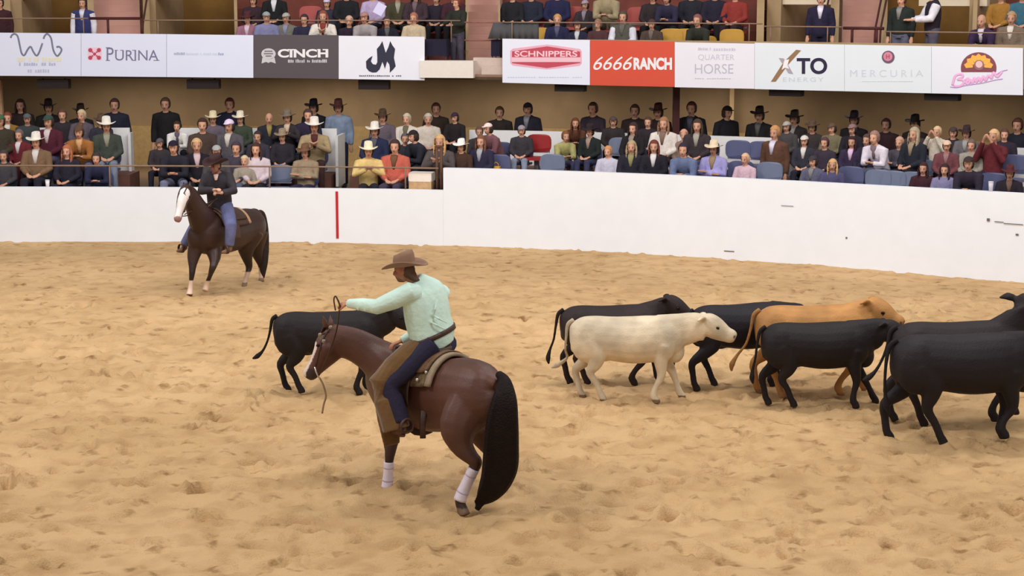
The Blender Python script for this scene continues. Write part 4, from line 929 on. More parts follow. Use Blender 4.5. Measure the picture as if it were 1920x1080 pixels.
X2 = (A(452, 428, 30.95)-A(400, 437, 30.2)).normalized(); X2.z = 0; X2.normalize(); L2 = Vector((-X2.y, X2.x, 0)); L2 = L2 if L2.x > 0 else -L2
# blanket + saddle
B2 = A(414, 437, 30.40)
def shell(names, x0, x1, amax, off, m, th, parent=None, up=0, amin=None):
    S_ = cr([tuple(p)+tuple(r) for p, r in trunk2], 8); xs_ = [(Vector(s[:3])-B2).dot(X2) for s in S_]; bm = bmesh.new(); G = []
    for i in range(11):
        x = x0+(x1-x0)*i/10; j = min(range(len(xs_)), key=lambda k: abs(xs_[k]-x)); s = S_[j]; c = Vector(s[:3])+X2*(x-xs_[j]); row = []
        for k in range(23):
            a = (amin if amin is not None else -amax)+(amax-(amin if amin is not None else -amax))*k/22; row.append(bm.verts.new(c+L2*math.sin(a)*(s[3]+off)+Vector((0, 0, math.cos(a)*(s[4]+off)))))
        G.append(row)
    for i in range(10):
        for k in range(22): bm.faces.new((G[i][k], G[i][k+1], G[i+1][k+1], G[i+1][k]))
    o = finish(names, bm, m, parent, True); sd = o.modifiers.new('s', 'SOLIDIFY'); sd.thickness = th; sd.offset = 1; return o
bk2 = shell('saddle_blanket', -.30, .46, 1.2, .016, mat('dark_blanket', (78, 60, 52), .9, .2, 24, .4, 80), .03); tag(bk2, 'dark saddle blanket with tan edge on the far horse', 'blanket')
shell('border', .40, .46, 1.2, .024, mat('tan_border', (176, 140, 108), .9, .15, 20), .03, bk2)
sd2 = shell('saddle', -.28, .36, .95, .055, leather, .02); tag(sd2, 'dark leather western saddle on the far horse', 'saddle')
bm = bmesh.new(); tp2 = B2+Vector((0, 0, .37)); tube(bm, [tp2+X2*(.14-.14*abs(math.sin(a))**2)+L2*math.sin(a)*.2+Vector((0, 0, .04+.09*math.cos(a))) for a in [-1.15+2.3*k/12 for k in range(13)]], [(.022, .03)]*13, 10); organic('cantle', bm, .012, 2, leather, sd2)
bm = bmesh.new(); hb = tp2-X2*.30; tube(bm, [hb, hb+Vector((0, 0, .1)), hb+Vector((0, 0, .14))], [.05, .028, .04], 10, ref=(1, 0, 0)); finish('horn', bm, leather, sd2, True)
shell('fender', -.16, .04, 1.75, .075, leather, .012, sd2, amin=.2)
bm = bmesh.new(); tube(bm, [A(443, 405, 30.62), A(446, 425, 30.58), A(448, 440, 30.57)], [(.02, .012)]*3, 8, ref=(0, 1, 0)); finish('saddle_string', bm, mat('pale_leather', (196, 160, 126), .7), sd2, True)
# breast collar, bridle, reins
bm = bmesh.new(); tube(bm, [A(350, 352, 29.36), A(345, 362, 29.27), A(352, 375, 29.31), A(346, 398, 29.12)], [(.012, .006)]*4, 8, ref=(0, 1, 0)); bd2 = finish('bridle', bm, leather, None, True); tag(bd2, 'dark bridle and reins on the white-blazed far horse', 'bridle')
for q in (((346, 402, 29.14), (366, 392, 29.6), (392, 380, 29.9), (408, 372, 30.02)), ((333, 405, 29.1), (352, 404, 29.5), (384, 392, 29.8), (404, 374, 29.98))):
    bm = bmesh.new(); tube(bm, [tuple(p) for p in cr([tuple(A(*p)) for p in q], 5)], [.009]*16, 6, ref=(0, 1, 0)); finish('rein', bm, leather, bd2, True)
# rider: dark jacket, jeans, dark hat, both hands before the chest
hc = A(404, 311, 30.12); f2 = Vector((-.55, -.82, -.12))
hip2L, hip2R = A(424, 386, 30.30), A(402, 386, 30.42); kn2L, an2L = A(433, 424, 29.88), A(430, 460, 29.9); kn2R, an2R = A(366, 424, 30.25), A(346, 458, 30.3)
sl2, sr2 = A(428, 332, 30.2), A(388, 332, 30.34); el2, er2 = A(438, 358, 30.05), A(378, 358, 30.2); wl2, wr2 = A(414, 362, 29.86), A(404, 356, 29.84)
to2 = cr([tuple(p)+tuple(r) for p, r in ((A(412, 394, 30.36), (.16, .13)), (A(412, 380, 30.36), (.19, .15)), (A(410, 360, 30.32), (.19, .15)), (A(408, 342, 30.28), (.215, .15)), (A(407, 330, 30.24), (.20, .12)), (A(406, 323, 30.22), (.10, .08)))], 3)
bm = bmesh.new(); tube(bm, [tuple(q[:3]) for q in to2], [(q[3], q[4]) for q in to2], 16, ref=f2); P2 = head(bm, hc, f2); tube(bm, [A(407, 326, 30.23), A(405, 316, 30.18)], [.06, .055], 10, ref=(1, 0, 0))
for a, b, c in ((sl2, el2, wl2), (sr2, er2, wr2)): tube(bm, [a, b, c], [.06, .045, .028], 10)
hand(bm, wl2, Vector((-.8, -.3, .1)), (0, .3, -1), 1.0, .9); hand(bm, wr2, Vector((.5, -.6, .2)), (0, .3, -1), 1.0, .9, -1)
for a, k_, n_ in ((hip2L, kn2L, an2L), (hip2R, kn2R, an2R)): tube(bm, [a, k_, n_, n_+Vector((-.02, -.02, -.08)), n_+Vector((-.08, -.1, -.1))], [.09, .062, .04, .042, .03], 10)
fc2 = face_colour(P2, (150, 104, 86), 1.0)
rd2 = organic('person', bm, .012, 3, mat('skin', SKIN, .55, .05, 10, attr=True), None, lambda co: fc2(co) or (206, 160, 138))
tag(rd2, 'person in dark jacket, jeans and dark hat riding the far blazed horse', 'person', 'riders')
jm = mat('dark_jacket', (52, 48, 54), .8, .15, 6, .5, 18)
bm = bmesh.new(); tube(bm, [tuple(q[:3]) for q in to2], [(q[3]+.035, q[4]+.035) for q in to2], 16, ref=f2)
for a, b, c in ((sl2, el2, wl2), (sr2, er2, wr2)): tube(bm, [a.lerp(A(407, 334, 30.25), .3), a, a.lerp(b, .5), b, b.lerp(c, .5), b.lerp(c, .88)], [.09, .10, .088, .075, .062, .05], 12)
organic('jacket', bm, .012, 4, jm, rd2)
bm = bmesh.new(); tube(bm, [A(405, 327, 30.08), A(405, 338, 30.03)], [(.045, .012), (.02, .012)], 8, ref=(0, 1, 0)); finish('shirt_front', bm, mat('pale_shirt', (206, 176, 166), .8), rd2, True)
bm = bmesh.new(); tube(bm, [tuple(q[:3]) for q in to2[:4]], [(q[3]+.02, q[4]+.02) for q in to2[:4]], 16, ref=f2)
for a, k_, n_ in ((hip2L, kn2L, an2L), (hip2R, kn2R, an2R)): tube(bm, [a, a.lerp(k_, .5), k_, k_.lerp(n_, .4), n_], [.12, .12, .10, .092, .08], 12)
organic('jeans', bm, .013, 3, mat('blue_denim', (96, 100, 138), .85, .15, 8, .3, 30), rd2)
for n_, sd_ in ((an2L, 1), (an2R, -1)):
    bm = bmesh.new(); tube(bm, [n_+Vector((0, 0, .03)), n_+Vector((0, 0, -.06)), n_+Vector((-.05, -.06, -.1)), n_+Vector((-.11, -.13, -.10))], [.055, .052, .045, .02], 10); organic('boot', bm, .012, 2, mat('brown_boot', (120, 92, 72), .6), rd2)
    stirrup(n_+Vector((-.05, -.05, -.07)), Vector((.7, -.7, 0)), sd2, 1.0, mat('dark_leather', (72, 50, 42), .45, .2, 10, .2, 60))
cowboy_hat(P2(-.01, 0, .06), f2, (56, 34, 34), rd2, 1.1, curlk=.9)
bm = bmesh.new(); ell(bm, P2(-.035, 0, .0), (.078, .082, .085)); organic('hair', bm, .012, 2, mat('dark_hair', (50, 36, 32), .8), rd2)
# ------------------------------------------------------------------ spectators: a few poses built once, then copied one by one
def pose(kind):
    stand = kind.startswith('stand'); lean = {'lean': .30, 'clap': .10}.get(kind, .0)
    if stand: hz, hip_y = .92, 0
    else: hz, hip_y = .52, .02
    ch = Vector((0, hip_y-lean*.8, hz+.42-lean*.12)); sh = Vector((0, hip_y-lean, hz+.52-lean*.15)); nk = sh+Vector((0, -.02, .06)); hd = sh+Vector((0, -.03-lean*.12, .205))
    hip = Vector((0, hip_y, hz))
    def tor(bm, g):
        S_ = cr([(0, hip_y, hz-.04, .15, .11), (0, hip_y-.01-lean*.2, hz+.10, .15, .115), (0, ch.y*.6+hip_y*.4, hz+.26, .155, .12), (0, ch.y, ch.z, .175, .115), (0, sh.y, sh.z, .15, .085), (0, nk.y, nk.z, .058, .055)], 2)
        tube(bm, [tuple(q[:3]) for q in S_], [(q[3]+g, q[4]+g) for q in S_], 14, ref=(0, 1, 0))
    arms = []
    for s in (-1, 1):
        S0 = sh+Vector((s*.185, .0, -.03))
        if kind == 'lap': E, W = S0+Vector((s*.05, -.08, -.27)), Vector((s*.10, -.27, hz+.13))
        elif kind == 'cross': E, W = S0+Vector((s*.05, -.08, -.26)), Vector((-s*.09, -.24+s*.02, hz+.26+s*.02))
        elif kind == 'lean': E, W = Vector((s*.19, -.36, hz+.16)), Vector((s*.06, -.50, hz+.20))
        elif kind == 'clap': E, W = S0+Vector((s*.07, -.14, -.22)), Vector((s*.035, -.36, hz+.38))
        elif kind == 'face': E, W = S0+Vector((s*.08, -.16, -.20)), Vector((s*.07, -.24, hz+.66))
        elif kind == 'stand_lean': E, W = S0+Vector((s*.08, -.12, -.25)), Vector((s*.14, -.38, hz+.22))
        elif kind == 'stand_fold': E, W = S0+Vector((s*.05, -.08, -.26)), Vector((-s*.09, -.24+s*.02, hz+.27))
        else: E, W = S0+Vector((s*.05, .02, -.28)), S0+Vector((s*.06, -.05, -.54))
        arms.append((S0, E, W))
    legs_p = []
    for s in (-1, 1):
        H0 = Vector((s*.085, hip_y, hz-.02))
        if stand: K, N_ = Vector((s*.10, -.02, .50)), Vector((s*.11, .0, .09))
        elif kind in ('lean', 'face'): K, N_ = Vector((s*.17, -.44, .54)), Vector((s*.16, -.42, .10))
        else: K, N_ = Vector((s*.12, -.44, .54)), Vector((s*.13, -.46, .10))
        legs_p.append((H0, K, N_))
    bm = bmesh.new(); tor(bm, -.01); P = head(bm, hd, (0, -1, -.15), s=1.04, n=12); tube(bm, [sh, nk, hd+Vector((0, .02, -.05))], [.06, .054, .052], 10, ref=(1, 0, 0))
    for (S0, E, W), s in zip(arms, (-1, 1)):
        tube(bm, [S0, E, W], [.05, .04, .028], 8); d = (W-E).normalized()
        tube(bm, [W, W+d*.05, W+d*.10, W+d*.15], [(.03, .024), (.042, .026), (.042, .024), (.026, .018)], 8)
        tube(bm, [W+d*.03, W+d*.07+Vector((-s*.04, 0, .015)), W+d*.10+Vector((-s*.045, 0, .02))], [.016, .014, .01], 6)
    for H0, K, N_ in legs_p: tube(bm, [H0, K, N_, N_+Vector((0, -.05, -.06)), N_+Vector((0, -.14, -.06))], [.08, .055, .035, .035, .03], 10)
    fc0 = face_colour(P, (214, 162, 134), 1.0); fc = lambda co: (lambda r: (128, 92, 74) if r and sum(r) < 120 else ((176, 128, 104) if r and sum(r) < 260 else r))(fc0(co))
    body = organic('person', bm, .016, 2, None, 'mesh', lambda co: fc(co) or (208, 156, 128), deci=.55)
    bm = bmesh.new(); tor(bm, .026)
    for S0, E, W in arms: tube(bm, [S0.lerp(sh, .35), S0, S0.lerp(E, .5), E, E.lerp(W, .5), E.lerp(W, .93)], [.075, .082, .074, .066, .056, .045], 12)
    top = organic('jacket', bm, .017, 3, None, 'mesh', deci=.5)
    bm = bmesh.new(); tube(bm, [hip+Vector((0, 0, .08)), hip, hip+Vector((0, 0, -.06))], [(.175, .135), (.185, .145), (.16, .13)], 14, ref=(0, 1, 0))
    for H0, K, N_ in legs_p: tube(bm, [H0, H0.lerp(K, .5), K, K.lerp(N_, .5), N_+Vector((0, 0, -.02))], [.10, .092, .078, .066, .06], 12)
    tr = organic('trousers', bm, .017, 3, None, 'mesh', deci=.5)
    bm = bmesh.new()
    for H0, K, N_ in legs_p: tube(bm, [N_+Vector((0, .05, -.05)), N_+Vector((0, .0, -.03)), N_+Vector((0, -.08, -.055)), N_+Vector((0, -.18, -.065)), N_+Vector((0, -.21, -.07))], [(.03, .035), (.042, .055), (.046, .038), (.044, .026), (.02, .014)], 10)
    me = bpy.data.meshes.new('shoes'); bmesh.ops.recalc_face_normals(bm, faces=bm.faces); bm.to_mesh(me); bm.free(); me.shade_smooth()
    # strip of shirt or scarf in the open neck
    bm = bmesh.new(); q0 = nk+Vector((0, -.055, -.005)); q1 = ch+Vector((0, -.135, .03)); q2 = ch+Vector((0, -.140, -.10))
    if kind in ('lean',): q1 = ch+Vector((0, -.135, .02)); q2 = ch+Vector((0, -.12, -.12))
    tube(bm, [q0, q0.lerp(q1, .5)+Vector((0, -.02, 0)), q1, q2], [(.062, .02), (.060, .022), (.045, .018), (.022, .012)], 10, ref=(0, 1, 0))
    fr = bpy.data.meshes.new('shirt_front'); bmesh.ops.recalc_face_normals(bm, faces=bm.faces); bm.to_mesh(fr); bm.free(); fr.shade_smooth()
    bm = bmesh.new()
    for S0, E, W in arms: tube(bm, [S0, S0.lerp(E, .5), E, E.lerp(W, .5), E.lerp(W, .95)], [.086, .084, .076, .066, .050], 12)
    slv = organic('sleeves', bm, .017, 2, None, 'mesh', deci=.5); slv.materials.append(None)
    return dict(slv=slv, body=body, top=top, tr=tr, shoes=me, front=fr, hd=hd, H=hd.z+.135, arms=arms)
def hair_mesh(kind):
    bm = bmesh.new(); c = Vector((0, .018, .028)); ell(bm, c, (.100, .113, .122), n=14); ell(bm, c+Vector((0, .035, -.05)), (.092, .078, .08), n=10)
    if kind == 'long':
        for s in (-1, 1): tube(bm, [Vector((s*.075, .0, .02)), Vector((s*.088, -.005, -.08)), Vector((s*.085, -.03, -.20)), Vector((s*.075, -.045, -.28))], [(.03, .045), (.034, .05), (.03, .045), (.012, .02)], 8)
        tube(bm, [Vector((0, .06, 0)), Vector((0, .075, -.12)), Vector((0, .08, -.25))], [(.08, .04), (.09, .04), (.07, .025)], 10)
    me = organic('hair', bm, .016, 2, None, 'mesh')
    bm = bmesh.new(); bm.from_mesh(me)
    kill = [v for v in bm.verts if v.co.y < -.040 and v.co.z < .066 and abs(v.co.x) < .075]; bmesh.ops.delete(bm, geom=kill, context='VERTS'); bm.to_mesh(me); bm.free(); return me
def cap_mesh():
    bm = bmesh.new(); ell(bm, (0, .01, .045), (.092, .106, .088), n=14)
    for v in bm.verts:
        if v.co.z < .035: v.co.z = .035
    tube(bm, [(0, -.08, .048), (0, -.13, .046), (0, -.165, .036)], [(.075, .010), (.068, .008), (.035, .006)], 12); ell(bm, (0, .01, .132), (.01, .01, .006), n=6)
    return organic('cap', bm, .010, 2, None, 'mesh')
POSES = {k: pose(k) for k in ('lap', 'cross', 'lean', 'clap', 'face', 'stand', 'stand_lean', 'stand_fold')}
HAIR = {k: hair_mesh(k) for k in ('short', 'long')}; CAP = cap_mesh()
_t = cowboy_hat((0, 0, .066), (0, -1, 0), (200, 190, 170), None, 1.0, curlk=.32); HATM = _t.data; BANDM = _t.children[0].data
dgx = bpy.context.evaluated_depsgraph_get(); HATM = bpy.data.meshes.new_from_object(_t.evaluated_get(dgx)); HATM.name = 'cowboy_hat'
for ch_ in list(_t.children): bpy.data.objects.remove(ch_)
bpy.data.objects.remove(_t)
def skinmat(gain):
    k = 'sk%.2f' % gain
    if k in MATS: return MATS[k]
    m = mat('skin_tone_shade_%d' % int(gain*100), (208, 156, int(128*gain)), .6, .04, 8, attr=True)
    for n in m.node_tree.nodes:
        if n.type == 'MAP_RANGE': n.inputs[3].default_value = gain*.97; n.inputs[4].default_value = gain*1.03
    MATS[k] = m; return m
for me_ in [HATM, CAP, HAIR['short'], HAIR['long']]+[p[k] for p in POSES.values() for k in ('body', 'top', 'tr', 'shoes', 'front')]:
    me_.materials.clear(); me_.materials.append(None)
def put(name, me, m, parent, loc=(0, 0, 0)):
    o = bpy.data.objects.new(name, me); C.objects.link(o); o.parent = parent; o.location = loc
    o.material_slots[0].link = 'OBJECT'; o.material_slots[0].material = m; return o
def mute(rgb, k=.80):
    g = sum(rgb)/3.0; b_ = max(rgb)/255.0; k = k if b_ < .85 else .95
    return tuple(int((c*.82+g*.18)*k) for c in rgb)
cloth = lambda rgb: mat('cloth', mute(rgb), .85, .16, 9, .4, 22)
EXTRA = {}
rngp = random.Random(11)
# seats
def seat_meshes():
    out = {}
    bm = bmesh.new(); box(bm, (0, -.02, .44), (.44, .42, .05)); bmesh.ops.bevel(bm, geom=bm.edges[:], offset=.02, segments=2); me = bpy.data.meshes.new('seat_pan'); bm.to_mesh(me); bm.free(); out['seat_pan'] = me
    bm = bmesh.new(); pts = []
    ring = []
    for k in range(24):
        a = 2*PI*k/24; x = .235*math.copysign(abs(math.cos(a))**.5, math.cos(a)); z = .165*math.copysign(abs(math.sin(a))**.6, math.sin(a)); ring.append((x, z))
    f = [bm.verts.new((x, .22+.03*(x/.235)**2*-1, .70+z)) for x, z in ring]; g = [bm.verts.new((x, .255-.03*(x/.235)**2, .70+z)) for x, z in ring]
    bm.faces.new(f); bm.faces.new(g[::-1])
    for i in range(24): bm.faces.new((f[i], g[i], g[(i+1) % 24], f[(i+1) % 24]))
    bmesh.ops.recalc_face_normals(bm, faces=bm.faces); me = bpy.data.meshes.new('backrest'); bm.to_mesh(me); bm.free(); out['backrest'] = me
    bm = bmesh.new(); box(bm, (0, .06, .21), (.08, .10, .42)); box(bm, (0, .05, .015), (.2, .24, .03)); box(bm, (0, .235, .55), (.40, .03, .06)); me = bpy.data.meshes.new('pedestal'); bmesh.ops.recalc_face_normals(bm, faces=bm.faces); bm.to_mesh(me); bm.free(); out['pedestal'] = me
    for m_ in out.values(): m_.materials.append(None)
    return out
SEAT = seat_meshes()
seat_cols = {'blue': (88, 92, 124), 'pale': (112, 120, 142), 'gold': (196, 150, 62), 'red': (176, 84, 78), 'navy': (60, 60, 92), 'wine': (150, 40, 42)}
def seat(loc, rz, s, col, label, group):
    e = empty('stadium_seat', loc, rz); e.scale = (s, s, s); tag(e, label, 'seat', group)
    m = mat('seat_plastic', seat_cols[col], .45, .04, 6)
    for n in ('seat_pan', 'backrest'): put(n, SEAT[n], m, e)
    put('pedestal', SEAT['pedestal'], mat('seat_iron', (150, 146, 156), .5, .05), e)
    return e
def rowinfo(px, row):
    left = px < SPLIT
    if row in (1, 2, 3): return RD[row], (RFL if left else RFR)[row]
    return {'b': (3.9, .75), 'c': (3.45, .75), 'a': (1.6, .60), 'u1': (DB+1.0, U1), 'u2': (DB+2.0, U2), 'us': (DB+.75, U1), 'uv': (DB+1.6, U1)}[row]
LABELS = set(); TAKEN = []
def person(px, top, row, kind, topc, gear, gearc, legc, label, front=None, yaw=0, skin=1.0, cat='person', group=None, shoes=(50, 40, 38), seatcol='blue'):
    d, floor = rowinfo(px, row); P = POSES[kind]; best = None
    for sh in (0, 3, -3, 6, -6, 9, -9, 12, -12, 15, -15, 18, -18, 22, -22, 26, -26):
        for dd in (0, -.08, .08):
            p, n, _ = colpt(px+sh, d+dd, floor+.9)
            gap = min([9]+[(Vector((q[0]-p.x, q[1]-p.y, 0)).length-(.42*(q[2]+1)/2)) for q in TAKEN if q[3] == row])
            if best is None or (best[0] < 0 and gap > best[0]+.02): best = (gap, p, n)
            if gap >= 0: break
        if gap >= 0: best = (gap, p, n); break
    gap, p, n = best; TAKEN.append((p.x, p.y, 1.0, row))
    H = P['H']+{'hat': .065, 'cap': .02}.get(gear, .0); zt = at(px, top, p.y).z
    s = (zt-floor)/H; lo, hi = (.84, 1.10) if row not in ('us', 'uv') else (.9, 1.12); s2 = min(hi, max(lo, s)); dz = (s-s2)*H
    dz = max(-.05, min(.16, dz)) if kind[:5] != 'stand' else 0
    rz = math.atan2(-n.x, n.y)+yaw
    o = put('person', P['body'], skinmat(skin), None); o.location = (p.x, p.y, floor+dz+.004); o.rotation_euler = (0, 0, rz); o.scale = (s2*1.06, s2*1.03, s2)
    g = group or {1: 'spectators in the lower stand', 2: 'spectators in the lower stand', 3: 'spectators in the lower stand', 'b': 'dark figures standing under the balcony', 'c': 'dark figures standing under the balcony', 'a': 'spectators in the lower stand'}.get(row, 'spectators on the balcony')
    assert label not in LABELS, label
    LABELS.add(label); tag(o, label, cat, g)
    put('jacket', P['top'], cloth(topc), o); put('trousers', P['tr'], cloth(legc), o); put('shoes', P['shoes'], cloth(shoes), o)
    hd = P['hd']
    if 'white sleeve' in label:
        sv = put('sleeves', P['slv'], cloth((238, 234, 246)), o); sv['label'] = 'white sleeves'
    if front: put('shirt_front', P['front'], cloth(front), o)
    if gear == 'hat':
        put('cowboy_hat', HATM, mat('felt', gearc, .85, .05, 8), o, hd); put('hair', HAIR['short'], cloth(tuple(int(c*.45) for c in (150, 110, 84))), o, hd+Vector((0, 0, -.02)))
    elif gear == 'cap': put('cap', CAP, mat('felt', gearc, .85, .05, 8), o, hd); put('hair', HAIR['short'], cloth((84, 62, 50)), o, hd+Vector((0, .004, -.025)))
    elif gear in ('short', 'long'): put('hair', HAIR[gear], mat('hair_tone', gearc, .8, .2, 40, .3, 80), o, hd)
    if kind[:5] != 'stand':
        nm = label.split(',')[0]; words = nm.split()[:9]
        q = p+n*.0; sl = 'folding seat taken by the '+' '.join(words)
        seat((q.x+n.x*.03, q.y+n.y*.03, floor+max(0, dz)), math.atan2(-n.x, n.y), min(1, s2*1.0), seatcol if isinstance(row, int) else ('red' if row == 'u2' else 'gold'), sl, 'seats under the spectators')
    return o
def free_seat(px, top, row, col, label):
    d, floor = rowinfo(px, row); p, n, _ = colpt(px, d, floor+.8); z = at(px, top, p.y+.2).z; s = (z-floor)/.865; s2 = min(1.12, max(.86, s))
    return seat((p.x, p.y, floor), math.atan2(-n.x, n.y), s2, col, label, 'empty folding seats')
W_ = (232, 226, 214); JN = (44, 44, 66); NV = (40, 40, 66); BK = (30, 28, 34); LB_ = (150, 162, 190)
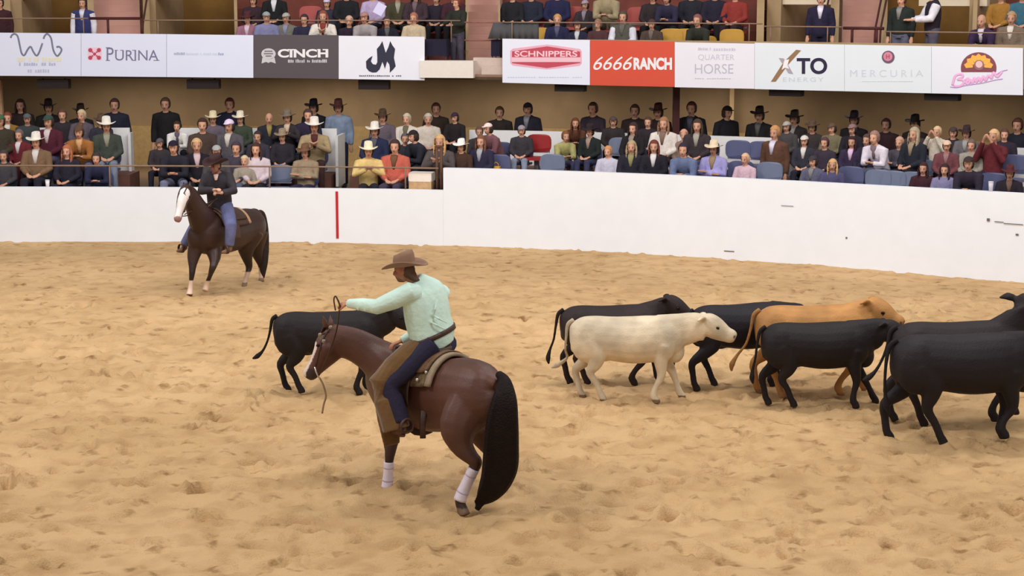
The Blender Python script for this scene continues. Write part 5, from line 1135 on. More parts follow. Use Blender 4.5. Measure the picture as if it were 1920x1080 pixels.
CROWD = [
 # lower stand, left block
 (70, 246, 1, 'lap', (164, 122, 84), 'hat', W_, JN, 'person in white cowboy hat and open tan coat over black vest', (226, 220, 214)),
 (8, 282, 1, 'lap', (84, 80, 86), 'short', (70, 60, 60), (86, 100, 96), 'person in grey coat in the front row by the left edge', None),
 (127, 272, 1, 'lap', (50, 44, 66), 'long', (176, 104, 70), JN, 'child with ginger hair and navy coat beside the tan coated person', None),
 (187, 284, 1, 'lean', (46, 50, 92), 'short', (60, 50, 50), JN, 'person in deep blue coat bent forward next to the left aisle', None),
 (37, 243, 2, 'lap', (150, 40, 52), 'short', (110, 96, 96), (110, 36, 40), 'person in crimson jacket with white scarf near the left edge', (232, 216, 222)),
 (93, 213, 2, 'lap', (112, 30, 56), 'cap', (52, 74, 66), (116, 112, 150), 'person in dark green cap and maroon jacket with white scarf', (226, 206, 206)),
 (156, 231, 2, 'lean', (214, 130, 50), 'cap', (96, 70, 50), (120, 114, 150), 'person in bright orange jacket leaning forward', (232, 170, 110)),
 (201, 217, 2, 'lap', (82, 90, 78), 'hat', W_, (150, 164, 188), 'person in white hat and olive green jacket by the left aisle', (190, 186, 160)),
 (2, 212, 2, 'lap', (80, 70, 50), 'cap', (70, 100, 70), JN, 'person in green cap cut by the left edge', None),
 (154, 206, 3, 'lap', (120, 104, 120), 'short', (196, 176, 140), JN, 'person with fair grey hair behind the orange jacket', (150, 96, 70)),
 (52, 211, 3, 'lap', (74, 82, 84), 'cap', (88, 96, 98), JN, 'person in grey green hood between maroon and mustard jackets', None),
 (21, 211, 3, 'lap', (198, 140, 40), 'short', (120, 60, 46), JN, 'person in mustard jacket near the left edge', (236, 226, 214)),
 (42, 186, 'b', 'stand', (50, 32, 28), 'long', (60, 34, 26), BK, 'standing figure with long brown hair above the mustard jacket', None),
 (94, 184, 'b', 'stand', (34, 26, 24), 'hat', (38, 28, 26), BK, 'standing figure in black hat above the green cap', None),
 (154, 193, 'b', 'stand', (40, 32, 34), 'hat', (44, 30, 26), BK, 'standing figure in dark hat above the fair grey hair', None),
 (218, 185, 'c', 'stand', (36, 38, 62), 'short', (64, 38, 30), (42, 40, 52), 'standing figure in navy coat beside the partition end at left', None),
 # around the left aisle
 (313, 176, 'c', 'stand', (30, 26, 28), 'short', (70, 50, 36), BK, 'tall figure in black coat at the top of the left aisle', None),
 (336, 226, 3, 'lean', (240, 234, 228), 'short', (50, 36, 32), BK, 'person in bright white jacket behind the black cap', (120, 104, 130)),
 (332, 258, 1, 'lean', (46, 44, 62), 'cap', (34, 26, 44), (150, 152, 190), 'person in black cap, navy coat and pale jeans', None),
 (367, 260, 1, 'lap', (38, 32, 46), 'short', (206, 170, 120), BK, 'fair haired person in black jacket with pink shirt', (222, 190, 196)),
 (381, 222, 2, 'lap', (96, 72, 62), 'short', (64, 38, 30), (80, 70, 86), 'person with dark brown hair and brown jacket left of the grey jacket', None),
 (400, 207, 3, 'lap', (130, 112, 130), 'hat', (220, 206, 170), JN, 'person in cream hat with brim pointing left, lilac shirt', None),
 (431, 221, 2, 'lap', (110, 104, 112), 'cap', (226, 210, 236), (90, 80, 90), 'person in lilac white cap and grey jacket with light collar', (222, 212, 200)),
 (451, 207, 3, 'lap', (78, 92, 68), 'hat', (228, 218, 196), (96, 104, 100), 'person in cream hat and green jacket', None),
 (433, 184, 'b', 'stand', (30, 30, 66), 'short', (96, 48, 34), BK, 'standing figure in dark blue behind the lilac white cap', None),
 (505, 212, 3, 'lap', (44, 46, 62), 'none', (0, 0, 0), JN, 'bald person in dark navy jacket right of the green jacket', (200, 170, 80)),
 (484, 246, 2, 'lap', (70, 66, 86), 'short', (60, 44, 46), (140, 156, 184), 'person with dark hair and reddish face behind the long haired one', None),
 (481, 268, 1, 'lap', (226, 204, 212), 'long', (70, 44, 38), (44, 36, 52), 'person with long dark hair and pale pink jacket', None),
 (456, 266, 1, 'lap', (82, 72, 92), 'short', (66, 56, 64), (120, 126, 160), 'person in grey purple jacket left of the long haired one', None),
 (416, 270, 1, 'lap', (96, 92, 92), 'cap', (170, 170, 168), (60, 56, 64), 'person in silver grey cap right behind the far rider', None),
 (437, 292, 1, 'lap', (200, 184, 160), 'short', (210, 186, 150), (110, 120, 150), 'small fair child in cream coat just right of the far rider', None),
 (539, 203, 3, 'clap', (66, 54, 58), 'hat', (120, 108, 92), JN, 'person in grey brown hat clasping hands before a pale scarf', (222, 190, 160)),
 (591, 217, 2, 'clap', (206, 176, 124), 'hat', W_, (86, 50, 48), 'person in cream hat and khaki jacket beside the partition end', (110, 46, 50)),
 (573, 268, 1, 'cross', (198, 170, 132), 'hat', (118, 84, 62), (62, 58, 96), 'person in brown hat with arms folded over tan jacket', None),
 (590, 184, 'b', 'stand', (34, 30, 36), 'hat', (34, 28, 32), BK, 'standing figure in black hat above the khaki jacket', None),
 (636, 184, 'c', 'stand', (150, 172, 206), 'hat', (70, 36, 30), (40, 36, 64), 'standing person in light blue shirt and dark red brown hat', None),
 # middle block
 (718, 203, 3, 'lap', (126, 108, 122), 'hat', (72, 54, 36), JN, 'person in dark brown hat and mauve jacket behind the cream hat', None),
 (703, 227, 2, 'lap', (44, 54, 98), 'hat', W_, JN, 'person in cream hat and blue vest behind the yellow shirt', (110, 110, 120)),
 (691, 263, 1, 'clap', (240, 202, 118), 'hat', (240, 230, 196), JN, 'person in yellow shirt and cream cowboy hat', None),
 (741, 262, 1, 'lap', (226, 100, 78), 'short', (66, 46, 44), (90, 80, 110), 'person in coral orange top with dark hair', (150, 100, 60)),
 (763, 213, 3, 'lap', (230, 218, 200), 'short', (190, 180, 156), JN, 'grey haired person in cream sweater, left of two', (140, 130, 90)),
 (803, 213, 3, 'lap', (220, 204, 186), 'short', (180, 172, 156), JN, 'grey haired person in cream sweater, right of two', None),
 (800, 240, 2, 'lean', (48, 50, 66), 'cap', (38, 34, 40), (66, 72, 92), 'person in black cap and big dark coat bent toward the left', None, -.7),
 (760, 250, 2, 'lap', (56, 58, 66), 'short', (90, 86, 92), (80, 84, 100), 'person in charcoal coat between coral top and black cap', None),
 (818, 193, 'b', 'stand', (60, 40, 30), 'short', (80, 42, 26), BK, 'standing figure in brown above the cream sweaters', None),
 (853, 209, 3, 'lap', (44, 34, 36), 'cap', (56, 36, 52), BK, 'person in dark purple cap behind the big white hat', None),
 (828, 252, 1, 'clap', (104, 92, 92), 'long', (206, 164, 110), (70, 56, 56), 'fair haired person in grey vest with white mittens', None),
 (853, 259, 1, 'lap', (96, 58, 42), 'hat', (244, 240, 234), (90, 80, 90), 'person in large white hat and brown coat at the wall step', None),
 (876, 254, 1, 'lap', (54, 50, 84), 'long', (120, 80, 60), JN, 'person in navy coat with black and white scarf', (206, 206, 212)),
 (935, 227, 2, 'lean', (158, 96, 104), 'cap', (238, 214, 208), (150, 140, 180), 'person in pink white cap and red plaid shirt leaning left', None, -.5),
 (978, 233, 2, 'lap', (70, 64, 72), 'cap', (150, 140, 150), (168, 178, 206), 'person in grey cap, charcoal jacket and pale jeans', None),
 (937, 200, 'b', 'stand', (50, 40, 34), 'short', (84, 58, 34), BK, 'standing figure in brown above the red plaid shirt', None),
 (990, 190, 'b', 'stand', (38, 36, 54), 'cap', (34, 28, 32), BK, 'standing figure in navy coat with long grey scarf', (150, 150, 160)),
 (1052, 244, 2, 'lean', (216, 206, 120), 'short', (120, 80, 40), (90, 90, 140), 'person in yellow green jacket bent toward the right', None, .6),
 (1078, 226, 3, 'lean', (120, 66, 40), 'long', (96, 54, 30), (110, 60, 40), 'person in rust brown coat beside the black hat', None, .3),
 (1106, 231, 2, 'lap', (36, 48, 46), 'hat', (44, 32, 36), (70, 70, 110), 'person in black hat with white band and dark green coat', (206, 170, 150)),
 (1112, 192, 'b', 'stand_fold', (56, 42, 56), 'short', (78, 52, 38), BK, 'broad standing figure in dark purple above the black hat', None),
 (1140, 274, 1, 'lap', (206, 200, 222), 'short', (196, 140, 90), (150, 150, 180), 'ginger haired child in pale lilac top', None),
 (1187, 230, 2, 'lap', (42, 36, 42), 'long', (58, 40, 36), BK, 'person with long dark hair and black jacket in the second row', (190, 170, 150)),
 (1184, 264, 1, 'lap', (44, 40, 60), 'long', (172, 150, 116), BK, 'fair haired person in black coat with yellow scarf', (186, 176, 110)),
 (1226, 263, 1, 'lap', (40, 34, 50), 'long', (110, 54, 46), BK, 'auburn haired person in black coat with white collar', (234, 224, 220)),
 (1244, 220, 2, 'lap', (238, 226, 214), 'long', (150, 110, 80), (90, 60, 60), 'person in white coat with light brown hair under the maroon column', (170, 130, 110)),
 (1256, 243, 2, 'lap', (176, 140, 118), 'short', (206, 150, 130), JN, 'small child in tan coat before the white coat', None),
 (1281, 224, 2, 'lap', (74, 58, 64), 'long', (70, 52, 40), (90, 90, 120), 'person with long dark hair and pale cream sleeve', (206, 200, 180)),
 (1288, 266, 1, 'lean', (122, 140, 190), 'short', (46, 40, 56), (74, 70, 120), 'person in light blue denim jacket leaning forward', None),
 (1338, 261, 1, 'cross', (164, 156, 222), 'hat', (226, 206, 176), (130, 126, 170), 'person in cream hat and lavender shirt with folded arms', (196, 160, 110), 0, .7),
 (1190, 196, 'b', 'stand', (54, 36, 32), 'short', (76, 44, 32), BK, 'standing figure in dark brown left of the maroon column, outer', None),
 (1234, 192, 'b', 'stand', (56, 30, 28), 'hat', (62, 30, 26), BK, 'standing figure in dark red brown hat left of the maroon column', None),
 (1296, 190, 'b', 'stand', (36, 30, 34), 'short', (90, 50, 32), BK, 'standing figure in black coat right of the maroon column', (80, 80, 96)),
 (1361, 196, 'b', 'stand', (32, 28, 38), 'cap', (36, 26, 26), BK, 'standing figure in black cap facing right', None, .9),
 (1397, 288, 1, 'lap', (226, 184, 198), 'short', (216, 176, 140), (40, 36, 70), 'fair haired child in pink top between empty seats', None),
 (1452, 236, 'a', 'stand', (124, 76, 54), 'short', (190, 140, 90), (100, 66, 60), 'standing bearded person in brown leather jacket and white shirt', (226, 216, 236)),
 (1423, 198, 'b', 'stand', (38, 32, 34), 'hat', (40, 28, 26), BK, 'standing figure in black hat left of the brown leather jacket', (110, 106, 104)),
 (1489, 205, 'b', 'stand', (54, 48, 46), 'hat', (46, 34, 28), BK, 'standing figure in black hat with pale grey scarf', (176, 170, 166)),
 # right block
 (1508, 252, 2, 'lap', (64, 60, 78), 'cap', (214, 206, 198), JN, 'person in off white hood and scarf by the partition end', (230, 224, 214)),
 (1524, 290, 1, 'lap', (116, 116, 146), 'cap', (60, 54, 60), (100, 104, 140), 'person in dark cap and grey blue plaid jacket', (160, 160, 160)),
 (1543, 266, 2, 'lap', (70, 56, 76), 'short', (80, 56, 60), JN, 'person in dark purple coat behind the plaid jacket', None),
 (1558, 312, 1, 'lap', (96, 90, 140), 'long', (206, 164, 110), JN, 'small fair child beside the plaid jacket', None),
 (1560, 242, 3, 'lap', (150, 136, 96), 'cap', (96, 76, 60), JN, 'person in olive jacket and brown cap in the third row', None),
 (1597, 256, 2, 'lap', (66, 48, 88), 'long', (54, 32, 32), (60, 50, 80), 'dark haired person in purple jacket with pink top', (232, 188, 222)),
 (1592, 238, 3, 'lap', (44, 38, 52), 'cap', (140, 110, 110), BK, 'person in dark coat and rosy grey cap in the third row', None),
 (1600, 206, 'b', 'stand', (42, 32, 30), 'hat', (44, 30, 38), BK, 'standing figure in dark hat above the purple jacket', None),
 (1655, 244, 2, 'lean', (232, 222, 236), 'short', (150, 116, 106), (130, 140, 170), 'person in white jacket with head bowed', (158, 126, 140)),
 (1660, 222, 'b', 'stand', (66, 34, 38), 'short', (70, 44, 34), BK, 'standing figure in dark maroon above the bowed head', None),
 (1714, 213, 'b', 'stand', (52, 34, 34), 'hat', (34, 26, 26), BK, 'standing figure in black hat above the black leather jacket', None),
 (1713, 239, 2, 'lap', (42, 46, 62), 'long', (170, 156, 130), (28, 28, 38), 'grey fair haired person in black leather jacket', (196, 170, 130), -.3),
 (1692, 257, 2, 'cross', (96, 88, 104), 'short', (190, 150, 130), (52, 46, 50), 'person with light brown round hair and grey jacket', None),
 (1757, 246, 3, 'face', (236, 220, 196), 'short', (216, 184, 140), JN, 'fair haired person in cream coat raising hands', None),
 (1775, 261, 2, 'lap', (150, 76, 84), 'cap', (222, 190, 166), (96, 40, 50), 'person in cream cap and rosy maroon vest', (200, 140, 140)),
 (1771, 309, 1, 'lap', (160, 152, 204), 'long', (54, 34, 38), (90, 110, 160), 'dark haired person in pale lilac blue coat', None),
 (1749, 308, 1, 'lap', (80, 34, 46), 'long', (60, 34, 34), (60, 40, 60), 'person in dark maroon left of the lilac blue coat', None),
 (1812, 241, 3, 'lap', (140, 132, 138), 'hat', (56, 38, 40), JN, 'person in big dark brown hat and grey jacket', (206, 200, 196)),
 (1822, 288, 1, 'lean', (54, 44, 66), 'cap', (60, 46, 44), BK, 'person in dark cap and dark purple hooded coat', None),
 (1862, 243, 2, 'face', (138, 40, 50), 'short', (214, 172, 130), (60, 50, 90), 'fair haired person in red shirt with hands at the face', None),
 (1836, 262, 2, 'lap', (196, 186, 166), 'short', (110, 92, 80), JN, 'person in pale cream vest beside the big dark hat', None),
 (1905, 222, 'c', 'stand', (34, 34, 54), 'short', (78, 48, 32), BK, 'broad standing figure in dark navy at the right end', None),
 (1893, 314, 1, 'lap', (50, 38, 54), 'hat', (86, 38, 42), (40, 34, 50), 'person in dark red hat with hands clasped at the right end', (150, 110, 90)),
 (300, 262, 2, 'lap', (70, 60, 66), 'cap', (90, 84, 90), JN, 'person in grey brown jacket left of the bright white jacket', None),
 (118, 205, 3, 'lap', (60, 50, 60), 'short', (90, 60, 50), JN, 'person in plum grey coat behind the maroon jacket', None),
 (178, 212, 3, 'lap', (66, 60, 80), 'hat', (90, 70, 56), JN, 'person in brown hat left of the olive green jacket', None),
 (530, 240, 2, 'lap', (56, 50, 62), 'hat', (150, 134, 110), JN, 'person in taupe hat left of the khaki jacket', None),
 (560, 205, 3, 'lap', (52, 42, 76), 'short', (70, 50, 46), JN, 'person in deep violet top left of the cream hat', None),
 (905, 238, 2, 'lap', (70, 60, 66), 'short', (96, 70, 60), JN, 'person in brown grey jacket left of the pink white cap', None),
 (1150, 222, 3, 'lap', (60, 48, 52), 'cap', (80, 66, 66), BK, 'person in dusky cap above the empty grey blue seat', None),
 (1215, 226, 3, 'lap', (56, 44, 54), 'short', (80, 56, 50), BK, 'person in dusky plum coat left of the white coat', None),
 (1475, 242, 3, 'lap', (90, 84, 84), 'cap', (170, 164, 156), JN, 'person in pale cap between leather jacket and off white hood', None),
 (1532, 238, 3, 'lap', (72, 60, 60), 'hat', (90, 70, 56), JN, 'person in brown hat left of the olive jacket', None),
 (1625, 252, 2, 'lap', (56, 50, 76), 'short', (80, 60, 56), JN, 'person in dark slate coat right of the purple jacket', None),
 (1735, 240, 3, 'lap', (84, 60, 60), 'short', (110, 80, 60), JN, 'person in brown coat left of the cream coat', None),
 (1790, 240, 3, 'lap', (60, 52, 60), 'cap', (70, 56, 56), JN, 'person in dusky jacket left of the big dark brown hat', None),
 (1883, 262, 3, 'lap', (60, 44, 66), 'short', (90, 60, 50), JN, 'person in dim violet coat right of the red shirt', None),
 # balcony
 (157, 0, 'us', 'stand', (60, 66, 140), 'short', (60, 50, 50), (60, 66, 140), 'boy in blue jersey with white sleeve on the balcony', (216, 214, 232)),
 (2, 6, 'us', 'stand', (80, 36, 44), 'short', (50, 36, 40), BK, 'person in dark red standing on the balcony at the left edge', None),
 (465, 20, 'u1', 'lap', (206, 130, 160), 'hat', (84, 40, 44), JN, 'person in pink and white plaid shirt on the balcony', (236, 200, 214)),
 (475, -10, 'u2', 'lap', (70, 44, 56), 'cap', (196, 110, 116), BK, 'person in dusty pink hood above the plaid shirt', None),
 (497, 20, 'u1', 'lap', (160, 160, 216), 'cap', (150, 160, 160), JN, 'person in silver cap and lavender blue shirt on the balcony', None),
 (515, -24, 'u2', 'lap', (34, 36, 40), 'short', (60, 50, 46), BK, 'person in black coat with white bib on the balcony', (236, 234, 240)),
 (531, 22, 'u1', 'lap', (150, 146, 130), 'cap', (172, 168, 160), (110, 120, 170), 'person in grey cap and khaki top on the balcony', (176, 176, 210)),
 (562, 27, 'u1', 'lap', (52, 50, 88), 'short', (60, 46, 56), JN, 'person in dark blue coat left of the red scarf', None),
 (604, 20, 'u1', 'clap', (236, 226, 212), 'long', (140, 76, 60), (200, 190, 180), 'auburn haired person in white jacket with red scarf', (186, 66, 50)),
 (613, -4, 'u2', 'lap', (60, 60, 84), 'cap', (206, 196, 224), BK, 'person in pale lilac hood above the white jacket', None),
 (655, 30, 'u1', 'lap', (56, 38, 64), 'short', (206, 170, 150), JN, 'person in dark purple coat left of the pale grey sweater', None),
 (650, -25, 'u2', 'lap', (38, 38, 44), 'cap', (44, 40, 44), BK, 'person in black coat above the dark purple coat', None),
 (691, 20, 'u1', 'lean', (212, 200, 200), 'cap', (176, 130, 126), JN, 'person in pale grey sweater and rosy cap on the balcony', None),
 (700, -22, 'u2', 'lap', (200, 176, 220), 'short', (90, 60, 60), BK, 'person in lavender top above the pale grey sweater', None),
 (723, 31, 'u1', 'lap', (40, 36, 60), 'short', (70, 56, 50), JN, 'person in dark navy between grey sweater and tan fleece', (120, 120, 120)),
 (746, -18, 'u2', 'lap', (92, 84, 56), 'short', (50, 40, 36), BK, 'person in olive green top on the balcony', (206, 196, 170)),
 (776, 24, 'u1', 'lap', (222, 196, 156), 'short', (170, 110, 90), (150, 80, 110), 'person in tan fleece coat on the balcony', None),
 (777, -20, 'u2', 'lap', (84, 60, 70), 'long', (70, 46, 46), BK, 'person in mauve brown above the tan fleece', (150, 120, 130)),
 (818, -12, 'u2', 'lap', (50, 40, 60), 'short', (50, 40, 40), BK, 'person in dark purple above the black draped table', None),
 (842, -18, 'u2', 'lap', (86, 40, 56), 'short', (60, 40, 40), BK, 'person in wine red beside the middle stairs', None),
 (858, 1, 'us', 'stand_lean', (54, 56, 46), 'short', (120, 60, 50), (92, 84, 104), 'person in dark green jacket standing on the white balcony ledge', None, -.5),
 (961, -20, 'u2', 'lap', (42, 40, 46), 'short', (50, 40, 38), BK, 'person in black jacket right of the middle stairs', None),
 (984, -22, 'u2', 'lap', (44, 50, 72), 'short', (60, 46, 40), BK, 'person in slate blue coat right of the middle stairs', None),
 (1045, 27, 'u1', 'lap', (44, 46, 96), 'short', (196, 146, 90), JN, 'fair haired person in royal navy coat on the balcony', (110, 106, 150)),
 (1045, -25, 'u2', 'lap', (44, 44, 96), 'short', (60, 46, 50), BK, 'person in deep blue above the fair haired navy coat', None),
 (1083, 37, 'u1', 'lap', (46, 44, 84), 'cap', (70, 50, 56), JN, 'person in navy coat with white badge on the balcony', (220, 220, 224)),
 (1097, 12, 'u2', 'lap', (72, 58, 66), 'cap', (170, 150, 166), BK, 'person in grey pink cap on the balcony', (176, 164, 180)),
 (1121, 36, 'u1', 'lap', (110, 62, 66), 'short', (150, 110, 90), JN, 'small person in red brown plaid left of the grey vest', None),
 (1142, -28, 'u2', 'lean', (206, 184, 136), 'short', (120, 90, 60), (120, 110, 90), 'person in khaki jacket bending forward on the balcony', None),
 (1168, 21, 'u1', 'lap', (112, 106, 92), 'short', (84, 72, 60), JN, 'person in grey vest with bright white sleeves', (130, 126, 116)),
 (1222, 34, 'u1', 'lap', (104, 80, 68), 'cap', (80, 56, 50), (60, 46, 60), 'person in brown patterned coat before the gold seats', (150, 130, 120)),
 (1224, -22, 'u2', 'lap', (66, 52, 56), 'hat', (196, 186, 170), BK, 'person in pale hat and dark coat above the brown patterned coat', None),
 (1252, -16, 'u2', 'lean', (56, 50, 88), 'cap', (70, 60, 84), BK, 'person in indigo coat bent over the gold seats', None),
 (1296, -25, 'u2', 'lap', (44, 46, 60), 'short', (50, 40, 40), BK, 'person in slate black above the red seat backs', None),
 (1319, 27, 'u1', 'lean', (62, 66, 52), 'short', (130, 84, 80), (74, 96, 140), 'person in dark olive jacket and blue jeans on the balcony', None),
 (1340, -25, 'u2', 'lap', (46, 40, 66), 'short', (60, 46, 44), BK, 'person in dark violet left of the bright red jacket', None),
 (1378, -22, 'u2', 'lap', (196, 60, 50), 'short', (90, 50, 40), (60, 40, 50), 'person in bright red jacket on the balcony', None),
 (1538, -14, 'us', 'stand', (44, 38, 76), 'short', (90, 66, 60), (40, 34, 66), 'person standing in open navy coat over long white shirt', (232, 228, 250)),
 (1689, -13, 'us', 'stand', (44, 54, 50), 'short', (110, 70, 60), (130, 130, 160), 'person in dark green hooded jacket standing on the balcony', (170, 166, 160)),
 (1748, -28, 'us', 'stand_lean', (52, 42, 60), 'short', (90, 66, 60), (110, 104, 124), 'person in black vest with white sleeves leaning on the balcony', None, -1.0),
 (1853, 27, 'u1', 'lean', (70, 44, 92), 'none', (0, 0, 0), (60, 44, 80), 'bald person in purple navy jacket on the balcony', (222, 210, 222)),
 (1895, 22, 'u1', 'lap', (160, 134, 110), 'short', (176, 140, 104), (80, 50, 70), 'person in taupe jacket at the right end of the balcony', (236, 222, 206)),
 (1876, -20, 'u2', 'lap', (216, 146, 44), 'short', (120, 60, 40), (110, 40, 40), 'person in orange gold shirt on the balcony', None),
 (1913, -22, 'u2', 'lap', (64, 132, 160), 'short', (90, 60, 50), (50, 36, 60), 'person in teal shirt at the right end of the balcony', None),
]
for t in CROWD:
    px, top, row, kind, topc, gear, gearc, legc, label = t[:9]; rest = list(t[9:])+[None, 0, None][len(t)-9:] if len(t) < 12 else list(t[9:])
    front = t[9] if len(t) > 9 else None; yaw = t[10] if len(t) > 10 else rngp.uniform(-.22, .22); sk = t[11] if len(t) > 11 else (rngp.choice((.86, .95, 1.0, 1.05)) if row not in ('b', 'c') else .7)  # figures under the balcony get darker skin, shade put into the colour
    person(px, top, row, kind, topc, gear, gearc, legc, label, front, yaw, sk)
for px, top, row, col, lb in ((120, 240, 2, 'blue', 'empty blue seat right of the dark green cap'), (522, 284, 1, 'pale', 'empty pale grey blue seat left of the folded arms'), (902, 258, 2, 'blue', 'empty navy blue seat left of the red plaid shirt'),
    (1030, 277, 1, 'pale', 'large empty pale blue seat below the yellow green jacket'), (1158, 258, 2, 'pale', 'empty grey blue seat above the ginger haired child'), (1320, 264, 2, 'blue', 'empty blue seat behind the lavender shirt'),
    (1377, 263, 2, 'blue', 'empty blue seat against the partition, right of the cream hat'), (1420, 265, 2, 'blue', 'empty blue seat beside the brown leather jacket'), (1382, 292, 1, 'blue', 'empty blue seat left of the child in pink'),
    (1436, 288, 1, 'pale', 'empty pale seat in front of the brown leather jacket'), (1588, 312, 1, 'blue', 'empty blue seat right of the small fair child'), (1640, 318, 1, 'pale', 'empty seat below the white jacket, left of two'), (1668, 320, 1, 'pale', 'empty seat below the white jacket, right of two'),
    (1706, 322, 1, 'pale', 'empty seat below the black leather jacket'), (1728, 300, 2, 'pale', 'empty seat right of the black leather jacket'), (1856, 306, 1, 'blue', 'empty seat between hooded coat and dark red hat'), (1898, 290, 2, 'blue', 'empty blue seat against the right partition'),
    (1253, 44, 'u1', 'gold', 'empty gold seat on the balcony, leftmost of three'), (1281, 40, 'u1', 'gold', 'empty gold seat on the balcony, middle of three'), (1366, 46, 'u1', 'gold', 'empty gold seat on the balcony, rightmost of three'),
    (1012, 42, 'u1', 'gold', 'empty gold brown seat left of the fair haired navy coat'), (1018, 10, 'u2', 'red', 'empty red seat back above the fair haired navy coat'), (1072, 12, 'u2', 'red', 'empty red seat back left of the khaki jacket'), (1192, 13, 'u2', 'red', 'empty red seat back right of the khaki jacket'),
    (1288, 15, 'u2', 'red', 'empty red seat back over the gold seats'), (1336, 14, 'u2', 'red', 'empty red seat back left of the bright red jacket'), (1005, 252, 2, 'wine', 'empty dark red seat left of the yellow green jacket'), (580, 8, 'u2', 'red', 'empty red seat back above the dark blue coat')):
    free_seat(px, top, row, col, lb)

# ------------------------------------------------------------------ loose things in the stands
def thing_box(name, px, py0, py1, wpx, d, dep, m, label, cat):
    p, n, _ = colpt(px, d, 1.3); z0, z1 = at(px, py1, p.y).z, at(px, py0, p.y).z; bm = bmesh.new()
    box(bm, (0, 0, (z1-z0)/2), (wpx/91, dep, z1-z0)); bmesh.ops.bevel(bm, geom=bm.edges[:], offset=.01, segments=2)
    o = finish(name, bm, m); o.location = (p.x, p.y, z0); o.rotation_euler = (0, 0, math.atan2(-n.x, n.y)); tag(o, label, cat); return o, p, n
o, p, n = thing_box('storage_bin', 791, 338, 362, 42, .34, .36, mat('tan_board', (196, 160, 118), .7), 'tan bin with white lid standing at the wall step', 'bin')
bm = bmesh.new(); hh = o.dimensions.z if o.dimensions.z else .26
z0 = o.location.z; zt = at(791, 323, p.y).z-z0; zb = at(791, 339, p.y).z-z0; box(bm, (0, 0, (zt+zb)/2), (.47, .38, zt-zb)); bmesh.ops.bevel(bm, geom=bm.edges[:], offset=.02, segments=2); finish('lid', bm, mat('white_lid', (238, 228, 216), .5, .03), o)
bm = bmesh.new(); box(bm, (0, 0, -(z0-.5)/2), (.40, .30, (z0-.5))); finish('pedestal', bm, mat('tan_board', (196, 160, 118), .7), o)
def cup(px, py, d, label, h=.13, z=None, rgb=(240, 236, 240)):
    p, n, _ = colpt(px, d, 1.2); z = at(px, py, p.y).z if z is None else z; e = empty('paper_cup', (p.x, p.y, z)); tag(e, label, 'cup')
    bm = bmesh.new(); tube(bm, [(0, 0, 0), (0, 0, h)], [.032, .045], 14, ref=(1, 0, 0)); finish('cup_body', bm, mat('white_paper', rgb, .6, .02), e, True)
    bm = bmesh.new(); tube(bm, [(0, 0, h), (0, 0, h+.015)], [.049, .044], 14, ref=(1, 0, 0)); finish('lid', bm, mat('white_plastic', (228, 224, 230), .4, .02), e, True)
cup(89, 352, .06, 'white paper cup standing on the top edge of the low left wall', z=ZL)
cup(1856, 352, .05, 'clear pale cup on the wall between hooded coat and dark red hat', z=ZR+.0, h=.16, rgb=(206, 204, 216))
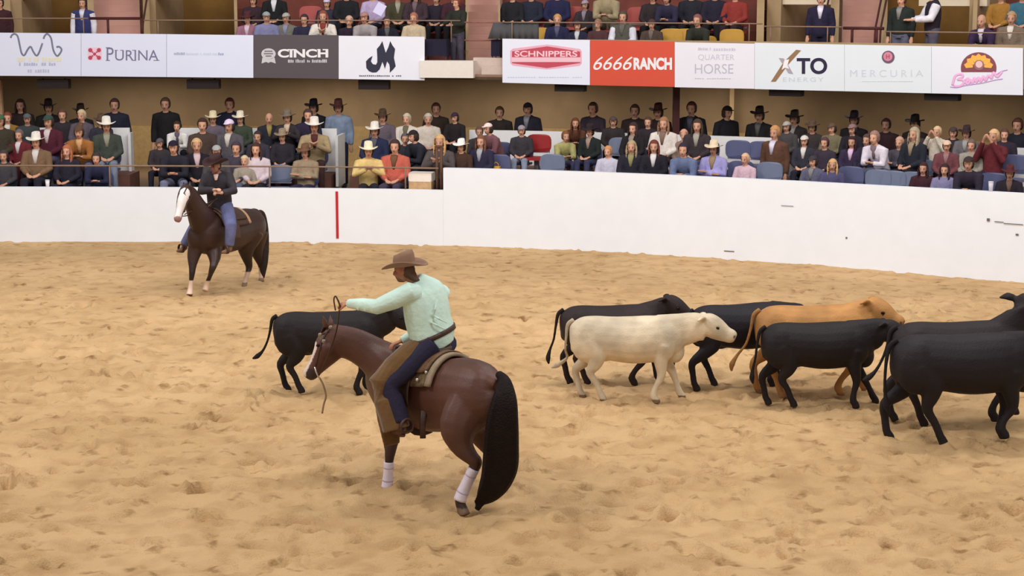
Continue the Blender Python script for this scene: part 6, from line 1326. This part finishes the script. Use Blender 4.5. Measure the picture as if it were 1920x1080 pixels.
# sheet of paper held up, cream hat on lap, black draped tables on the balcony
p, n, _ = colpt(712, DB+1.35, 4.6); q = at(712, 17, p.y); bm = bmesh.new(); box(bm, (0, 0, 0), (.21, .004, .26), Matrix.Rotation(.5, 3, 'Y')); o = finish('paper_sheet', bm, mat('lilac_paper', (222, 216, 246), .7, .02)); o.location = q; o.rotation_euler = (-.3, 0, 0); tag(o, 'pale lilac sheet of paper held up above the grey sweater', 'paper')
p, n, _ = colpt(710, DB+1.6, 4.6)
def draped(px, d, wd, z1, label, dep=.5, skirt=.32, rgb=(34, 30, 50)):
    p, n, _ = colpt(px, d, 3.7); e = empty('folding_table', (p.x, p.y, U1), math.atan2(-n.x, n.y)); tag(e, label, 'table'); h = z1-U1
    bm = bmesh.new(); box(bm, (0, 0, h), (wd, dep, .03)); finish('table_top', bm, mat('table_grey', (90, 84, 98), .6), e)
    bm = bmesh.new(); N = 24; top_ = []; bot = []
    for k in range(N):
        a = 2*PI*k/N; x = (wd/2+.012)*max(-1, min(1, 1.35*math.cos(a))); y = (dep/2+.012)*max(-1, min(1, 1.35*math.sin(a))); w2 = 1+.03*math.sin(k*2.6)
        top_.append(bm.verts.new((x, y, h+.018))); bot.append(bm.verts.new((x*w2, y*w2, h-skirt)))
    for k in range(N): bm.faces.new((top_[k], top_[(k+1) % N], bot[(k+1) % N], bot[k]))
    bm.faces.new(top_); finish('cloth', bm, mat('black_cloth', rgb, .9, .1, 8), e)
    for sx in (-1, 1):
        for sy in (-1, 1):
            bm = bmesh.new(); tube(bm, [(sx*wd*.42, sy*dep*.4, h), (sx*wd*.46, sy*dep*.42, 0)], [.012, .012], 8, ref=(0, 1, 0)); finish('leg', bm, mat('table_leg', (70, 64, 70), .5), e, True)
draped(819, DB+.40, .50, 3.98, 'small black draped table beside the person on the ledge', .4, .33)
draped(934, DB+.45, .20, 3.98, 'narrow black draped stand at the left end of the six-sided badge banner', .4, .33)
p, n, _ = colpt(968, DB+.20, 4.0); bm = bmesh.new()
ia, ib = curve_pts(926, 1010, DB+.2); O_ = offs(DB+.18); g0 = []
for k in range(25):
    q = sample(O_, ia+(ib-ia)*k/24); wv = .012*math.sin(k*1.9); g0.append([bm.verts.new((q[0], q[1]+wv, 4.36)), bm.verts.new((q[0]-(0.0 if k > 3 else .12*(3-k)/3), q[1]-.02+wv*2, 4.02))])
for k in range(24): bm.faces.new((g0[k][0], g0[k+1][0], g0[k+1][1], g0[k][1]))
o = finish('drape', bm, mat('slate_drape', (82, 82, 84), .9, .08, 6), None, True); sd = o.modifiers.new('s', 'SOLIDIFY'); sd.thickness = .012; tag(o, 'slate grey drape hung over the balcony rail right of the stairs', 'drape')
o, p, n = thing_box('shoulder_bag', 930, 282, 305, 15, .87, .12, mat('mustard_canvas', (220, 160, 60), .8), 'mustard yellow bag standing before the red plaid shirt', 'bag')
o.location.z = 1.27; bm = bmesh.new(); tube(bm, [(-.05, 0, .22), (-.045, 0, .30), (0, 0, .33), (.045, 0, .30), (.05, 0, .22)], [.01]*5, 8, ref=(0, 1, 0)); finish('strap', bm, mat('mustard_strap', (190, 136, 50), .8), o, True)
free_seat(930, 290, 1, 'blue', 'blue seat under the mustard yellow bag')
